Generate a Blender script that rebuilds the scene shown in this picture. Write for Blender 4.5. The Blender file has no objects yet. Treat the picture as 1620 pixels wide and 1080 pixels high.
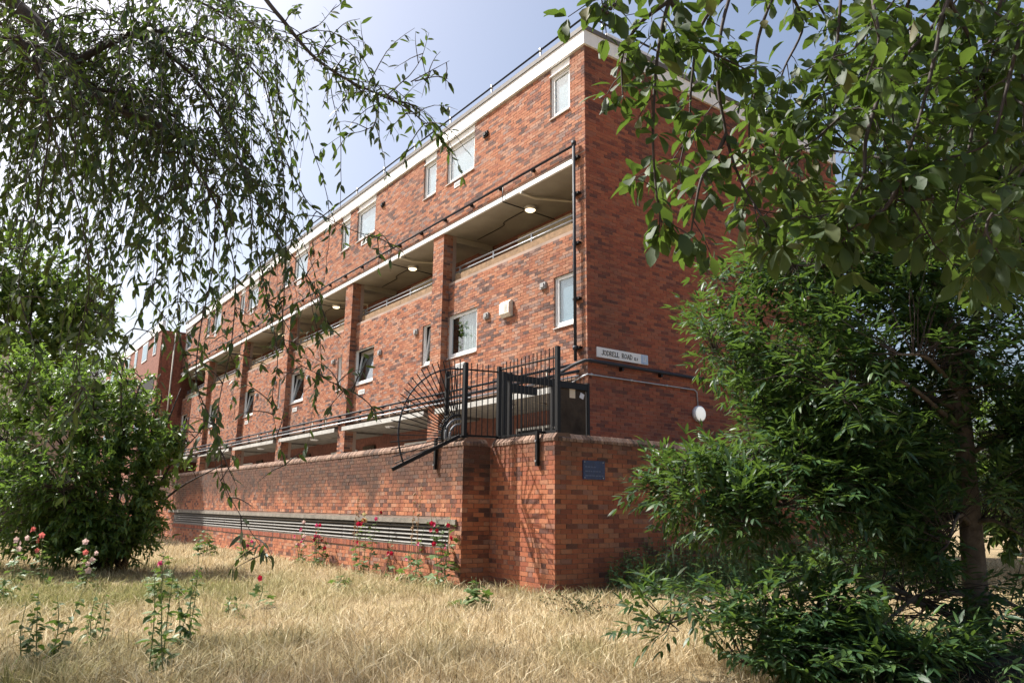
import bpy, math, random
import numpy as np
from mathutils import Vector, Matrix
random.seed(7); RNG = np.random.default_rng(11)
scene = bpy.context.scene; COL = scene.collection
H = 1.30                                   # camera height above the ground

# ------------------------------------------------------------------ camera
F_PX, PITCH, ROLL, YAW = 1191.5, math.radians(12.467), math.radians(.6186), math.radians(36.145)
cp, sp = math.cos(PITCH), math.sin(PITCH)
FW = np.array([0, cp, sp]); _u = np.array([0, -sp, cp]); _r = np.array([1., 0, 0])
RT = math.cos(ROLL)*_r + math.sin(ROLL)*_u; UP = -math.sin(ROLL)*_r + math.cos(ROLL)*_u
CAM = np.array([0, 0, H])
cd = bpy.data.cameras.new('camera'); cam = bpy.data.objects.new('camera', cd); COL.objects.link(cam)
cd.sensor_width = 36; cd.lens = F_PX/1620*36; cd.clip_start = .05; cd.clip_end = 2000
cam.matrix_world = Matrix(((RT[0], UP[0], -FW[0], 0), (RT[1], UP[1], -FW[1], 0), (RT[2], UP[2], -FW[2], H), (0, 0, 0, 1)))
scene.camera = cam
# ------------------------------------------------------------------ light
SUN_EL, SUN_AZ = math.radians(50.7), math.radians(-68.5)     # azimuth from +Y towards +X
TO_SUN = Vector((math.sin(SUN_AZ)*math.cos(SUN_EL), math.cos(SUN_AZ)*math.cos(SUN_EL), math.sin(SUN_EL)))
world = bpy.data.worlds.new('World'); scene.world = world; world.use_nodes = True
wn = world.node_tree.nodes; bg = wn['Background']
sky = wn.new('ShaderNodeTexSky'); sky.sky_type = 'NISHITA'; sky.sun_disc = False
sky.sun_elevation = SUN_EL; sky.sun_rotation = SUN_AZ
sky.air_density = 1.0; sky.dust_density = 5.0; sky.ozone_density = .8
world.node_tree.links.new(sky.outputs[0], bg.inputs[0]); bg.inputs[1].default_value = .104
sl = bpy.data.lights.new('sun', 'SUN'); sl.energy = 5.0; sl.angle = math.radians(.55); sl.color = (1, .965, .90)
sun = bpy.data.objects.new('sun', sl); COL.objects.link(sun); sun.rotation_euler = TO_SUN.to_track_quat('Z', 'Y').to_euler()
cy = scene.cycles; cy.max_bounces = 4; cy.diffuse_bounces = 2; cy.glossy_bounces = 2; cy.transmission_bounces = 2; cy.transparent_max_bounces = 6
scene.view_settings.view_transform = 'Standard'; scene.view_settings.look = 'None'
scene.view_settings.exposure = 0.98; scene.view_settings.gamma = 1

# ------------------------------------------------------------------ frames
dL = np.array([-math.sin(YAW), math.cos(YAW), 0]); dR = np.array([math.cos(YAW), math.sin(YAW), 0]); ZZ = np.array([0, 0, 1.])
C0 = np.array([1.572, 15.322, H]); P0 = np.array([.690, 11.884, H]); SQ = .561
def FP(t, d, z): return C0 + dL*t + dR*d + ZZ*z            # main front: t along, d inwards, z above the eye
def WP(t, d, z): return P0 + dL*t + dR*d + ZZ*z            # boundary wall
def at(x, y, Y):
    r = FW + (x-810)/F_PX*RT - (y-540)/F_PX*UP
    return CAM + r*(Y/r[1])
def project(p):
    q = np.asarray(p)-CAM; d = q@FW
    return 810+F_PX*(q@RT)/d, 540-F_PX*(q@UP)/d, d
def nrm(v):
    v = np.asarray(v, float)
    if v.ndim == 1: return v/max(math.sqrt(v[0]*v[0]+v[1]*v[1]+v[2]*v[2]), 1e-9)
    return v/np.maximum(np.linalg.norm(v, axis=-1, keepdims=True), 1e-9)

# ------------------------------------------------------------------ object helpers
def link(o, parent=None):
    COL.objects.link(o)
    if parent is not None:
        o.parent = parent
        if parent.type == 'EMPTY': o.matrix_parent_inverse = Matrix.Translation(-parent.location)
    return o
def tag(o, label=None, cat=None, group=None, kind=None):
    if label: o['label'] = label
    if cat: o['category'] = cat
    if group: o['group'] = group
    if kind: o['kind'] = kind
    return o
def thing(name, label, cat, loc, group=None):
    o = bpy.data.objects.new(name, None); o.location = Vector(loc); o.empty_display_size = .1
    COL.objects.link(o); return tag(o, label, cat, group)
def mesh_np(name, V, F4=None, F3=None, smooth=False, attrs=None):
    me = bpy.data.meshes.new(name)
    loops = []; starts = []; tot = 0; n = 0
    for Fa, k in ((F4, 4), (F3, 3)):
        if Fa is not None and len(Fa):
            Fa = np.asarray(Fa, np.int32); loops.append(Fa.ravel()); starts.append(tot+np.arange(len(Fa))*k); tot += Fa.size; n += len(Fa)
    V = np.asarray(V, np.float32)
    me.vertices.add(len(V)); me.vertices.foreach_set('co', V.ravel())
    me.loops.add(tot); me.loops.foreach_set('vertex_index', np.concatenate(loops).astype(np.int32))
    me.polygons.add(n); me.polygons.foreach_set('loop_start', np.concatenate(starts).astype(np.int32))
    me.polygons.foreach_set('use_smooth', np.full(n, smooth))
    for k, a in (attrs or {}).items():
        at_ = me.attributes.new(k, 'FLOAT', 'POINT'); at_.data.foreach_set('value', np.asarray(a, np.float32))
    me.update(calc_edges=True); me.validate(); return me
class MB:
    def __init__(s): s.v = []; s.f = []
    def box(s, o, a, b, c):
        o, a, b, c = (np.asarray(q, float) for q in (o, a, b, c)); n = len(s.v)
        for k in range(8): s.v.append(o + a*(k & 1) + b*((k >> 1) & 1) + c*((k >> 2) & 1))
        fl = [(0, 2, 3, 1), (4, 5, 7, 6), (0, 1, 5, 4), (2, 6, 7, 3), (0, 4, 6, 2), (1, 3, 7, 5)]
        if np.dot(np.cross(a, b), c) < 0: fl = [q[::-1] for q in fl]
        s.f += [tuple(n+i for i in q) for q in fl]; return s
    def quad(s, *p):
        n = len(s.v); s.v += [np.asarray(q, float) for q in p]; s.f.append(tuple(range(n, n+len(p)))); return s
    def prism(s, prof, o, ex, ey, ext):           # polygon prof in (ex,ey) swept along ext
        o, ex, ey, ext = (np.asarray(q, float) for q in (o, ex, ey, ext)); n = len(s.v); k = len(prof)
        for e in (0, 1):
            for a, b in prof: s.v.append(o+ex*a+ey*b+ext*e)
        s.f.append(tuple(range(n+k-1, n-1, -1))); s.f.append(tuple(range(n+k, n+2*k)))
        for i in range(k): j = (i+1) % k; s.f.append((n+i, n+j, n+k+j, n+k+i))
        return s
    def tube(s, pts, rad, n=6, cap=True):
        pts = np.asarray(pts, float); m = len(pts); rad = np.broadcast_to(rad, (m,))
        g = np.empty_like(pts); g[1:-1] = pts[2:]-pts[:-2]; g[0] = pts[1]-pts[0]; g[-1] = pts[-1]-pts[-2]; tg = nrm(g)
        ref = np.array([.31, .22, .92])
        if abs(tg[0]@ref) > .9: ref = np.array([1., 0, 0])
        x = nrm(np.cross(tg, ref)); y = np.cross(tg, x); a = np.arange(n)*(2*math.pi/n); b0 = len(s.v)
        R = pts[:, None]+rad[:, None, None]*(np.cos(a)[None, :, None]*x[:, None]+np.sin(a)[None, :, None]*y[:, None])
        s.v.extend(R.reshape(-1, 3).tolist())
        for i in range(m-1):
            q = b0+i*n
            for k in range(n): j = (k+1) % n; s.f.append((q+k, q+j, q+n+j, q+n+k))
        if cap: s.f.append(tuple(b0+k for k in range(n))[::-1]); s.f.append(tuple(b0+(m-1)*n+k for k in range(n)))
        return s
    def mesh(s, name, smooth=False):
        me = bpy.data.meshes.new(name); me.from_pydata([tuple(q) for q in s.v], [], s.f)
        if smooth: me.polygons.foreach_set('use_smooth', np.ones(len(me.polygons), bool))
        me.update(); return me
    def build(s, name, mat, parent=None, smooth=False):
        me = s.mesh(name, smooth); me.materials.append(mat)
        return link(bpy.data.objects.new(name, me), parent)
def obj_from(me, name, mat, parent=None):
    me.materials.append(mat); return link(bpy.data.objects.new(name, me), parent)
def curve_pts(P, n=8):                              # Catmull-Rom through P
    P = np.asarray(P, float); Q = np.vstack([2*P[0]-P[1], P, 2*P[-1]-P[-2]]); out = []
    for i in range(1, len(Q)-2):
        for t in np.linspace(0, 1, n, endpoint=False):
            a, b, c, d = Q[i-1:i+3]
            out.append(.5*((2*b)+(c-a)*t+(2*a-5*b+4*c-d)*t*t+(3*b-a-3*c+d)*t**3))
    out.append(P[-1]); return np.array(out)

# ------------------------------------------------------------------ materials
def newmat(name):
    m = bpy.data.materials.new(name); m.use_nodes = True; nt = m.node_tree
    return m, nt, nt.nodes['Principled BSDF'], nt.nodes['Material Output']
def ramp(nt, fac, stops, interp='LINEAR'):
    r = nt.nodes.new('ShaderNodeValToRGB'); r.color_ramp.interpolation = interp; e = r.color_ramp.elements
    while len(e) < len(stops): e.new(.5)
    for q, (p, c) in zip(e, stops): q.position = p; q.color = (*c, 1) if len(c) == 3 else c
    nt.links.new(fac, r.inputs[0]); return r.outputs[0]
def noise(nt, scale, detail=4, rough=.6, vec=None, stretch=None):
    n = nt.nodes.new('ShaderNodeTexNoise'); n.inputs['Scale'].default_value = scale; n.inputs['Detail'].default_value = detail; n.inputs['Roughness'].default_value = rough
    g = nt.nodes.new('ShaderNodeNewGeometry'); v = vec or g.outputs['Position']
    if stretch:
        mp = nt.nodes.new('ShaderNodeMapping'); mp.inputs['Scale'].default_value = stretch; nt.links.new(v, mp.inputs[0]); v = mp.outputs[0]
    nt.links.new(v, n.inputs['Vector']); return n.outputs['Fac']
def mix(nt, fac, a, b, mode='MIX'):
    m = nt.nodes.new('ShaderNodeMix'); m.data_type = 'RGBA'; m.blend_type = mode
    for s, v in ((0, fac), (6, a), (7, b)):
        if isinstance(v, (int, float)): m.inputs[s].default_value = v
        elif isinstance(v, tuple): m.inputs[s].default_value = (*v, 1)
        else: nt.links.new(v, m.inputs[s])
    return m.outputs[2]
def math_(nt, op, a, b=None):
    m = nt.nodes.new('ShaderNodeMath'); m.operation = op
    for s, v in ((0, a), (1, b)):
        if v is None: continue
        if isinstance(v, (int, float)): m.inputs[s].default_value = v
        else: nt.links.new(v, m.inputs[s])
    return m.outputs[0]
def bump(nt, bs, h, strength=.3, dist=.01):
    b = nt.nodes.new('ShaderNodeBump'); b.inputs['Strength'].default_value = strength; b.inputs['Distance'].default_value = dist
    nt.links.new(h, b.inputs['Height']); nt.links.new(b.outputs[0], bs.inputs['Normal'])
def plain(name, col, rough=.6, metal=0, var=.12, sc=6, bmp=0, spec=.5):
    m, nt, bs, _ = newmat(name)
    n = noise(nt, sc, 5)
    c = ramp(nt, n, [(.3, tuple(x*(1-var) for x in col)), (.7, tuple(min(1, x*(1+var)) for x in col))])
    nt.links.new(c, bs.inputs['Base Color']); bs.inputs['Roughness'].default_value = rough; bs.inputs['Metallic'].default_value = metal
    bs.inputs['Specular IOR Level'].default_value = spec
    if bmp: bump(nt, bs, noise(nt, sc*8, 3), bmp)
    return m
def rnd_source(nt, per_object):
    if per_object: return nt.nodes.new('ShaderNodeObjectInfo').outputs['Random']
    a = nt.nodes.new('ShaderNodeAttribute'); a.attribute_name = 'rnd'; return a.outputs['Fac']
def sepz(nt):
    g = nt.nodes.new('ShaderNodeNewGeometry'); s = nt.nodes.new('ShaderNodeSeparateXYZ'); nt.links.new(g.outputs['Position'], s.inputs[0]); return s.outputs[2]
def maprange(nt, v, a, b, c=0, d=1):
    m = nt.nodes.new('ShaderNodeMapRange'); nt.links.new(v, m.inputs[0])
    for i, x in enumerate((a, b, c, d)): m.inputs[i+1].default_value = x
    return m.outputs[0]
PAL = {
 'front': [(0, (.085, .052, .048)), (.12, (.14, .075, .064)), (.2, (.27, .10, .060)), (.36, (.35, .125, .064)), (.55, (.40, .155, .078)), (.72, (.44, .20, .115)), (.84, (.44, .235, .155)), (.94, (.26, .17, .145))],
 'end':   [(0, (.13, .048, .040)), (.14, (.19, .060, .044)), (.26, (.28, .078, .046)), (.55, (.35, .098, .052)), (.8, (.39, .125, .064)), (.93, (.32, .115, .072))],
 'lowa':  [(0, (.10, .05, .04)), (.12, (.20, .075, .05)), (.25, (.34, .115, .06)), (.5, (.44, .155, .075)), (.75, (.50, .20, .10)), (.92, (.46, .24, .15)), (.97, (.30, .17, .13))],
 'low':   [(0, (.105, .048, .038)), (.1, (.18, .066, .044)), (.22, (.31, .092, .048)), (.5, (.41, .128, .060)), (.75, (.46, .165, .078)), (.92, (.44, .20, .115)), (.97, (.30, .145, .105))],
}
def brick_mat(name, pal, per_object, soot=None):
    m, nt, bs, _ = newmat(name)
    rr = math_(nt, 'ADD', math_(nt, 'MULTIPLY', rnd_source(nt, per_object), 1.0), math_(nt, 'MULTIPLY', noise(nt, 1.3, 6, .75), .7))
    c = ramp(nt, maprange(nt, math_(nt, 'ADD', rr, -.35), 0, 1, 0, 1), PAL[pal], 'LINEAR')
    c = mix(nt, maprange(nt, noise(nt, 26, 5, .7), .3, .75, 0, .75), c, mix(nt, .5, c, (.16, .10, .08)))
    c = mix(nt, maprange(nt, noise(nt, 90, 3), .62, .75, 0, .35), c, (.55, .36, .27))
    # soot and damp that belong to the wall
    st = maprange(nt, noise(nt, .55, 6, .65, stretch=(1, 1, .45)), .50, .72, 0, .5)
    c = mix(nt, st, c, mix(nt, .75, c, (.07, .05, .042)))
    if pal == 'front': c = mix(nt, maprange(nt, noise(nt, .8, 5, .7, stretch=(1, 1, 1.6)), .52, .72, 0, .22), c, (.46, .28, .20))
    if soot:                                           # dark crust below the coping, uneven lower edge
        z = sepz(nt); e = math_(nt, 'ADD', z, math_(nt, 'MULTIPLY', math_(nt, 'SUBTRACT', noise(nt, 1.1, 6, .7, stretch=(1, 1, .5)), .5), soot[2]))
        s = maprange(nt, e, soot[0], soot[1], 0, soot[3]); c = mix(nt, s, c, mix(nt, .86, c, (.050, .036, .029)))
        w = 0 if pal == 'end' else maprange(nt, noise(nt, 3.1, 7, .75), .64, .74, 0, .3); c = mix(nt, w, c, (.46, .38, .32))   # lime bloom
    nt.links.new(c, bs.inputs['Base Color']); bs.inputs['Roughness'].default_value = .9; bs.inputs['Specular IOR Level'].default_value = .25
    bump(nt, bs, noise(nt, 130, 4, .7), .5, .006); return m
M = {}
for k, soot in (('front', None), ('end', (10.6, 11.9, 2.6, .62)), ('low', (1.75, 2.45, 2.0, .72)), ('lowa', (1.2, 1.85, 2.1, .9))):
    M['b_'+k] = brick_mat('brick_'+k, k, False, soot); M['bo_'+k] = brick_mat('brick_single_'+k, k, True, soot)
def mortar_mat(name, col):
    m, nt, bs, _ = newmat(name); c = ramp(nt, noise(nt, 1.2, 6), [(.3, tuple(x*.6 for x in col)), (.7, col)])
    nt.links.new(c, bs.inputs['Base Color']); bs.inputs['Roughness'].default_value = .95; bump(nt, bs, noise(nt, 160, 3), .5, .004); return m
M['mortar'] = mortar_mat('mortar_pale', (.42, .31, .25)); M['mortar_end'] = mortar_mat('mortar_red', (.40, .24, .18)); M['mortar_low'] = mortar_mat('mortar_dark', (.27, .19, .15))
M['farbrick'] = plain('distant_brick', (.22, .08, .05), .9, var=.45, sc=9, bmp=.3)
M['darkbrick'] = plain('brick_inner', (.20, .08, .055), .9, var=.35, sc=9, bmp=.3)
m, nt, bs, _ = newmat('white_paint'); wc_ = mix(nt, maprange(nt, noise(nt, 5, 5, .7, stretch=(1, 1, .12)), .55, .8, 0, .35), (.82, .82, .82), (.42, .40, .36)); nt.links.new(wc_, bs.inputs['Base Color']); bs.inputs['Roughness'].default_value = .55; M['white'] = m; M['upvc'] = plain('white_plastic', (.78, .79, .79), .3, var=.03)
M['canopy'] = plain('canopy_paint', (.42, .41, .38), .7, var=.25, sc=3); M['cream'] = plain('cream_paint', (.55, .50, .40), .6, var=.1, sc=3); M['soffit'] = plain('soffit_paint', (.37, .335, .275), .8, var=.12, sc=2)
M['concrete'] = plain('concrete', (.34, .31, .27), .9, var=.25, sc=4, bmp=.4); M['sand'] = plain('brown_render', (.27, .17, .095), .95, var=.3, sc=7, bmp=.6)
M['stone'] = plain('weathered_lintel', (.20, .18, .15), .9, var=.35, sc=5, bmp=.5); M['cap'] = plain('roof_cap', (.13, .12, .115), .7, var=.2); M['roof'] = plain('roof_felt', (.12, .12, .12), .95)
M['black'] = plain('black_paint', (.007, .007, .008), .48, var=.3, sc=12, spec=.3); M['bluegrey'] = plain('pipe_paint', (.028, .031, .04), .6, var=.25, sc=8, spec=.3); M['arcgrey'] = plain('arc_grey', (.13, .14, .16), .5)
M['galv'] = plain('galvanised', (.42, .44, .47), .42, metal=.6, var=.2, sc=14); M['railgrey'] = plain('rail_grey', (.36, .39, .43), .4, metal=.4)
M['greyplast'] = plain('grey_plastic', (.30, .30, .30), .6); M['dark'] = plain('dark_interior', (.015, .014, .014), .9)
M['steel'] = plain('brown_steel', (.055, .040, .027), .75, var=.6, sc=2.5, spec=.2); M['slat'] = plain('louvre_paint', (.15, .14, .125), .5, var=.25, sc=9)
M['box'] = plain('bell_box', (.72, .68, .58), .5); M['paper'] = plain('sticker', (.70, .58, .42), .7); M['paper2'] = plain('sticker_white', (.72, .72, .74), .7)
M['blue'] = plain('plaque_blue', (.012, .03, .10), .35, var=.4, sc=20); M['print'] = plain('plaque_print', (.10, .13, .22), .6)
M['signwhite'] = plain('sign_white', (.80, .80, .80), .4, var=.03); M['signblue'] = plain('sign_blue', (.36, .47, .66), .4); M['ink'] = plain('sign_ink', (.02, .02, .022), .5)
M['blind'] = plain('sky_tint_blind', (.27, .37, .44), .8, var=.05); M['net'] = plain('net_curtain', (.55, .58, .56), .9, var=.2, sc=9)  # blind's blue stands in for the sky mirrored in the panes
M['bark'] = plain('bark_dark', (.055, .043, .036), .9, var=.45, sc=20, bmp=.7); M['bark2'] = plain('bark_ash', (.15, .12, .095), .9, var=.4, sc=16, bmp=.7)
M['twig'] = plain('twig', (.045, .033, .028), .8, var=.3, sc=30); M['soil'] = plain('mulch', (.018, .014, .011), 1, var=.6, sc=12, bmp=1)
M['drystem'] = plain('dry_stem', (.42, .28, .17), .9, var=.25, sc=20); M['stem'] = plain('green_stem', (.13, .17, .06), .7, var=.3, sc=20)
def emit_mat(name, col, st):
    m, nt, bs, _ = newmat(name); bs.inputs['Base Color'].default_value = (.8, .78, .72, 1); bs.inputs['Emission Color'].default_value = (*col, 1); bs.inputs['Emission Strength'].default_value = st; return m
M['lamp'] = emit_mat('lamp_glow', (1, .80, .48), 1.6); M['lampwhite'] = emit_mat('lamp_diffuser', (1, .98, .92), .25)
def glass_mat():
    m, nt, bs, out = newmat('glass'); nt.nodes.remove(bs)
    tr = nt.nodes.new('ShaderNodeBsdfTransparent'); tr.inputs[0].default_value = (.90, .94, .95, 1)
    gl = nt.nodes.new('ShaderNodeBsdfGlossy'); gl.inputs['Roughness'].default_value = .02
    lw = nt.nodes.new('ShaderNodeLayerWeight'); fv = math_(nt, 'ADD', math_(nt, 'MULTIPLY', math_(nt, 'POWER', lw.outputs['Facing'], 2.8), .55), .07)
    mx = nt.nodes.new('ShaderNodeMixShader'); nt.links.new(fv, mx.inputs[0]); nt.links.new(tr.outputs[0], mx.inputs[1]); nt.links.new(gl.outputs[0], mx.inputs[2])
    nt.links.new(mx.outputs[0], out.inputs[0]); return m
M['glass'] = glass_mat()
def leaf_mat(name, stops, per_object=False, trans=.35, rough=.42, tcol=None, spec=.4):
    m, nt, bs, out = newmat(name); c = ramp(nt, rnd_source(nt, per_object), stops)
    c = mix(nt, maprange(nt, noise(nt, 40, 2), .4, .7, 0, .3), c, mix(nt, .6, c, (.03, .05, .015)))
    nt.links.new(c, bs.inputs['Base Color']); bs.inputs['Roughness'].default_value = rough; bs.inputs['Specular IOR Level'].default_value = spec
    t = nt.nodes.new('ShaderNodeBsdfTranslucent'); nt.links.new(mix(nt, .55, c, tcol or (.22, .36, .04)), t.inputs[0])
    mx = nt.nodes.new('ShaderNodeMixShader'); mx.inputs[0].default_value = trans
    nt.links.new(bs.outputs[0], mx.inputs[1]); nt.links.new(t.outputs[0], mx.inputs[2]); nt.links.new(mx.outputs[0], out.inputs[0]); return m
LEAF = {
 'cherry': ([(0, (.020, .038, .014)), (.6, (.036, .060, .020)), (1, (.085, .10, .028))], .24, .5),
 'broad':  ([(0, (.018, .038, .012)), (.7, (.036, .066, .019)), (.94, (.07, .105, .03)), (1, (.13, .11, .04))], .30, .6),
 'ash':    ([(0, (.018, .050, .022)), (.6, (.032, .078, .028)), (1, (.075, .135, .038))], .28, .46),
 'bush':   ([(0, (.050, .105, .026)), (.6, (.095, .175, .038)), (1, (.18, .26, .055))], .38, .4),
 'far':    ([(0, (.055, .10, .025)), (.6, (.10, .16, .035)), (1, (.20, .26, .06))], .42, .6),
 'weed':   ([(0, (.055, .105, .03)), (.6, (.10, .165, .05)), (1, (.24, .29, .12))], .28, .5),
 'nettle': ([(0, (.06, .13, .05)), (.6, (.11, .20, .075)), (1, (.22, .27, .11))], .25, .6),
 'dock':   ([(0, (.05, .055, .03)), (1, (.12, .12, .06))], .1, .8),
}
for k, (st, tr, ro) in LEAF.items():
    M['l_'+k] = leaf_mat('leaf_'+k, st, False, tr, ro); M['lo_'+k] = leaf_mat('leaf_single_'+k, st, True, tr, ro)
def petal(name, col): return leaf_mat(name, [(0, tuple(x*.8 for x in col)), (1, col)], False, .35, .6, col)
M['pink'] = petal('petal_pink', (.70, .08, .22)); M['red'] = petal('petal_red', (.50, .012, .05)); M['pale'] = petal('petal_pale', (.80, .58, .55)); M['coral'] = petal('petal_coral', (.75, .20, .18)); M['yellow'] = petal('petal_cream', (.72, .62, .32))

# ================================================================== ground
m, nt, bs, _ = newmat('dry_ground')
gcol = ramp(nt, noise(nt, .8, 8, .7), [(.25, (.10, .075, .04)), (.5, (.26, .19, .10)), (.75, (.36, .27, .15))])
nt.links.new(gcol, bs.inputs['Base Color']); bs.inputs['Roughness'].default_value = 1; bump(nt, bs, noise(nt, 20, 6), 1, .05); M['ground'] = m
gm = MB(); G = 30
xs = np.linspace(-1, 1, G+1); xs = np.sign(xs)*np.abs(xs)**2.2*600
def ground_h(x, y): return .03*math.sin(x*.9+1)*math.cos(y*.7)+.02*math.sin(x*2.3+y*1.7)
for y in xs:
    for x in xs: gm.v.append(np.array([x, y+9, ground_h(x, y+9) if abs(x) < 40 and abs(y) < 40 else 0]))
for j in range(G):
    for i in range(G): a = j*(G+1)+i; gm.f.append((a, a+1, a+G+2, a+G+1))
tag(gm.build('ground', M['ground'], smooth=True), kind='structure')

# ================================================================== brickwork
def brick_rows(W, z0, z1, openings=(), bond='stretcher'):
    out = []; k = 0; zb = z0
    while zb+.04 < z1:
        zt = min(zb+.067, z1); a = -.3; i = 0
        if bond == 'stretcher': a = -.225-(k % 2)*.1125; pat = (.225,)
        else: a = -.3375-(k % 2)*.16875; pat = (.225, .1125)
        segs = [(0, W)]
        for (o0, o1, p0, p1) in openings:
            if min(zt, p1)-max(zb, p0) > .03:
                ns = []
                for s0, s1 in segs:
                    if o1 <= s0 or o0 >= s1: ns.append((s0, s1)); continue
                    if o0-s0 > .02: ns.append((s0, o0))
                    if s1-o1 > .02: ns.append((o1, s1))
                segs = ns
        while a < W:
            b = a+pat[i % len(pat)]; i += 1
            for s0, s1 in segs:
                x0, x1 = max(a+.005, s0), min(b-.005, s1)
                if x1-x0 > .025: out.append((x0, x1, zb, zt))
            a = b
        zb += .075; k += 1
    return out
def brick_geo(lst, o, d, n):                     # -> list of (centre, d, n, half length, half height)
    return [(o+d*((a+b)/2)+ZZ*((c+e)/2), d, n, (b-a)/2, (e-c)/2) for a, b, c, e in lst]
def brick_mesh(name, B):
    N = len(B); C = np.array([b[0] for b in B]); D = np.array([b[1] for b in B]); Nn = np.array([b[2] for b in B])
    hl = np.array([b[3] for b in B])[:, None]; hh = np.array([b[4] for b in B])[:, None]
    V = np.zeros((N, 8, 3)); tilt = RNG.normal(0, .0013, (N, 4)); base = RNG.normal(0, .0012, N)
    for k, (sx, sz) in enumerate(((-1, -1), (1, -1), (1, 1), (-1, 1))):
        e = RNG.normal(0, .0012, (N, 2))
        Q = C+D*(sx*(hl+e[:, :1]))+ZZ*(sz*(hh+e[:, 1:]))
        V[:, k] = Q+Nn*(base+tilt[:, k])[:, None]; V[:, k+4] = Q-Nn*.03
    i = (np.arange(N)*8)[:, None]
    F = np.concatenate([i+np.array([q]) for q in ((0, 1, 2, 3), (0, 4, 5, 1), (1, 5, 6, 2), (2, 6, 7, 3), (3, 7, 4, 0))])
    return mesh_np(name, V.reshape(-1, 3), F4=F, attrs={'rnd': np.repeat(RNG.random(N), 8)})
_single = {}
def single_brick(hl, hh):
    key = (round(hl, 3), round(hh, 3))
    if key not in _single:
        m_ = MB(); b = .003; x, z = key
        pr = [(-x+b, -z), (x-b, -z), (x, -z+b), (x, z-b), (x-b, z), (-x+b, z), (-x, z-b), (-x, -z+b)]
        m_.prism(pr, (0, .0005, 0), (1, 0, 0), (0, 0, 1), (0, -.03, 0)); _single[key] = m_.mesh('brick')
    return _single[key]
def frame_matrix(c, d, n):
    return Matrix(((d[0], n[0], 0, c[0]), (d[1], n[1], 0, c[1]), (d[2], n[2], 1, c[2]), (0, 0, 0, 1)))
def split_largest(B, count, ok):
    sc = []
    for i, b in enumerate(B):
        if b[3] < .1 and b[4] > .03 and b[3] < .045: continue
        x, y, dist = project(b[0])
        if dist > .1 and 0 < x < 1620 and 0 < y < 1080 and ok(x, y):
            sc.append((b[3]*b[4]*abs(np.dot(b[2], nrm(b[0]-CAM)))/dist**2, i))
    sc.sort(reverse=True); pick = {i for _, i in sc[:count]}
    return [b for i, b in enumerate(B) if i in pick], [b for i, b in enumerate(B) if i not in pick]
def place_bricks(lst, mat, parent, name='brick'):
    for b in lst:
        me = single_brick(b[3], b[4])
        if not me.materials: me.materials.append(mat)
        o = bpy.data.objects.new(name, me); link(o, parent)
        if me.materials[0] != mat: o.material_slots[0].link = 'OBJECT'; o.material_slots[0].material = mat
        o.matrix_basis = frame_matrix(b[0]+b[2]*random.gauss(0, .0012), b[1], b[2]) @ Matrix.Rotation(random.gauss(0, .006), 4, 'Z')
def panel(mb, o, d, n, W, z0, z1, openings=(), dep=-.007, reveal=.12):
    T = sorted({0, W, *[q for p in openings for q in p[:2]]}); S = sorted({z0, z1, *[q for p in openings for q in p[2:]]})
    for a, b in zip(T, T[1:]):
        for c, e in zip(S, S[1:]):
            x, z = (a+b)/2, (c+e)/2
            if any(p[0] < x < p[1] and p[2] < z < p[3] for p in openings): continue
            mb.quad(*[o+d*p+ZZ*q+n*dep for p, q in ((a, c), (b, c), (b, e), (a, e))])
    for a, b, c, e in openings:
        r = [(a, c), (b, c), (b, e), (a, e)]
        for i in range(4):
            p, q = r[i], r[(i+1) % 4]
            mb.quad(o+d*p[0]+ZZ*p[1]+n*dep, o+d*q[0]+ZZ*q[1]+n*dep, o+d*q[0]+ZZ*q[1]-n*reveal, o+d*p[0]+ZZ*p[1]-n*reveal)

# ================================================================== apartment building
NB, PITCHB, TEND = 6, 6.03, 36.2
bld = thing('apartment_building', 'four storey red brick apartment block with white roof fascia and recessed balconies', 'building', FP(0, 0, -H))
pier_t = [(5.97+PITCHB*k, 6.55+PITCHB*k) for k in range(NB-1)]
up_op, lo_op = [], []
for k in range(NB):
    o = PITCHB*k
    up_op += [(.51+o, 1.23+o, 9.0, 10.33), (4.50+o, 5.93+o, 9.0, 10.33)]
    lo_op += [(.62+o, 1.34+o, 3.97, 5.18), (4.50+o, 5.94+o, 3.97, 5.18)]
nF, nE = -dR, -dL
mort = MB(); mortE = MB()
FB, EB = [], []
FB += brick_geo(brick_rows(TEND, 7.75, 10.33, up_op), FP(0, 0, 0), dL, nF); panel(mort, FP(0, 0, 0), dL, nF, TEND, 7.72, 10.36, up_op)
FB += brick_geo(brick_rows(.36, -.15, 7.75), FP(0, 0, 0), dL, nF); panel(mort, FP(0, 0, 0), dL, nF, .36, -1.4, 7.72)
loT = [(a-.36, b-.36, c, e) for a, b, c, e in lo_op]
FB += brick_geo(brick_rows(TEND-.36, 2.75, 6.08, loT), FP(.36, .2, 0), dL, nF); panel(mort, FP(.36, .2, 0), dL, nF, TEND-.36, 2.72, 6.12, loT)
mort.quad(FP(.36, .193, 2.72), FP(TEND, .193, 2.72), FP(TEND, .55, 2.72), FP(.36, .55, 2.72))
mort.quad(FP(.36, .0, 7.72), FP(TEND, .0, 7.72), FP(TEND, .35, 7.72), FP(.36, .35, 7.72))
mort.quad(FP(.36, -.0, -1.3), FP(.36, .4, -1.3), FP(.36, .4, 7.72), FP(.36, -.0, 7.72))
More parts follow.
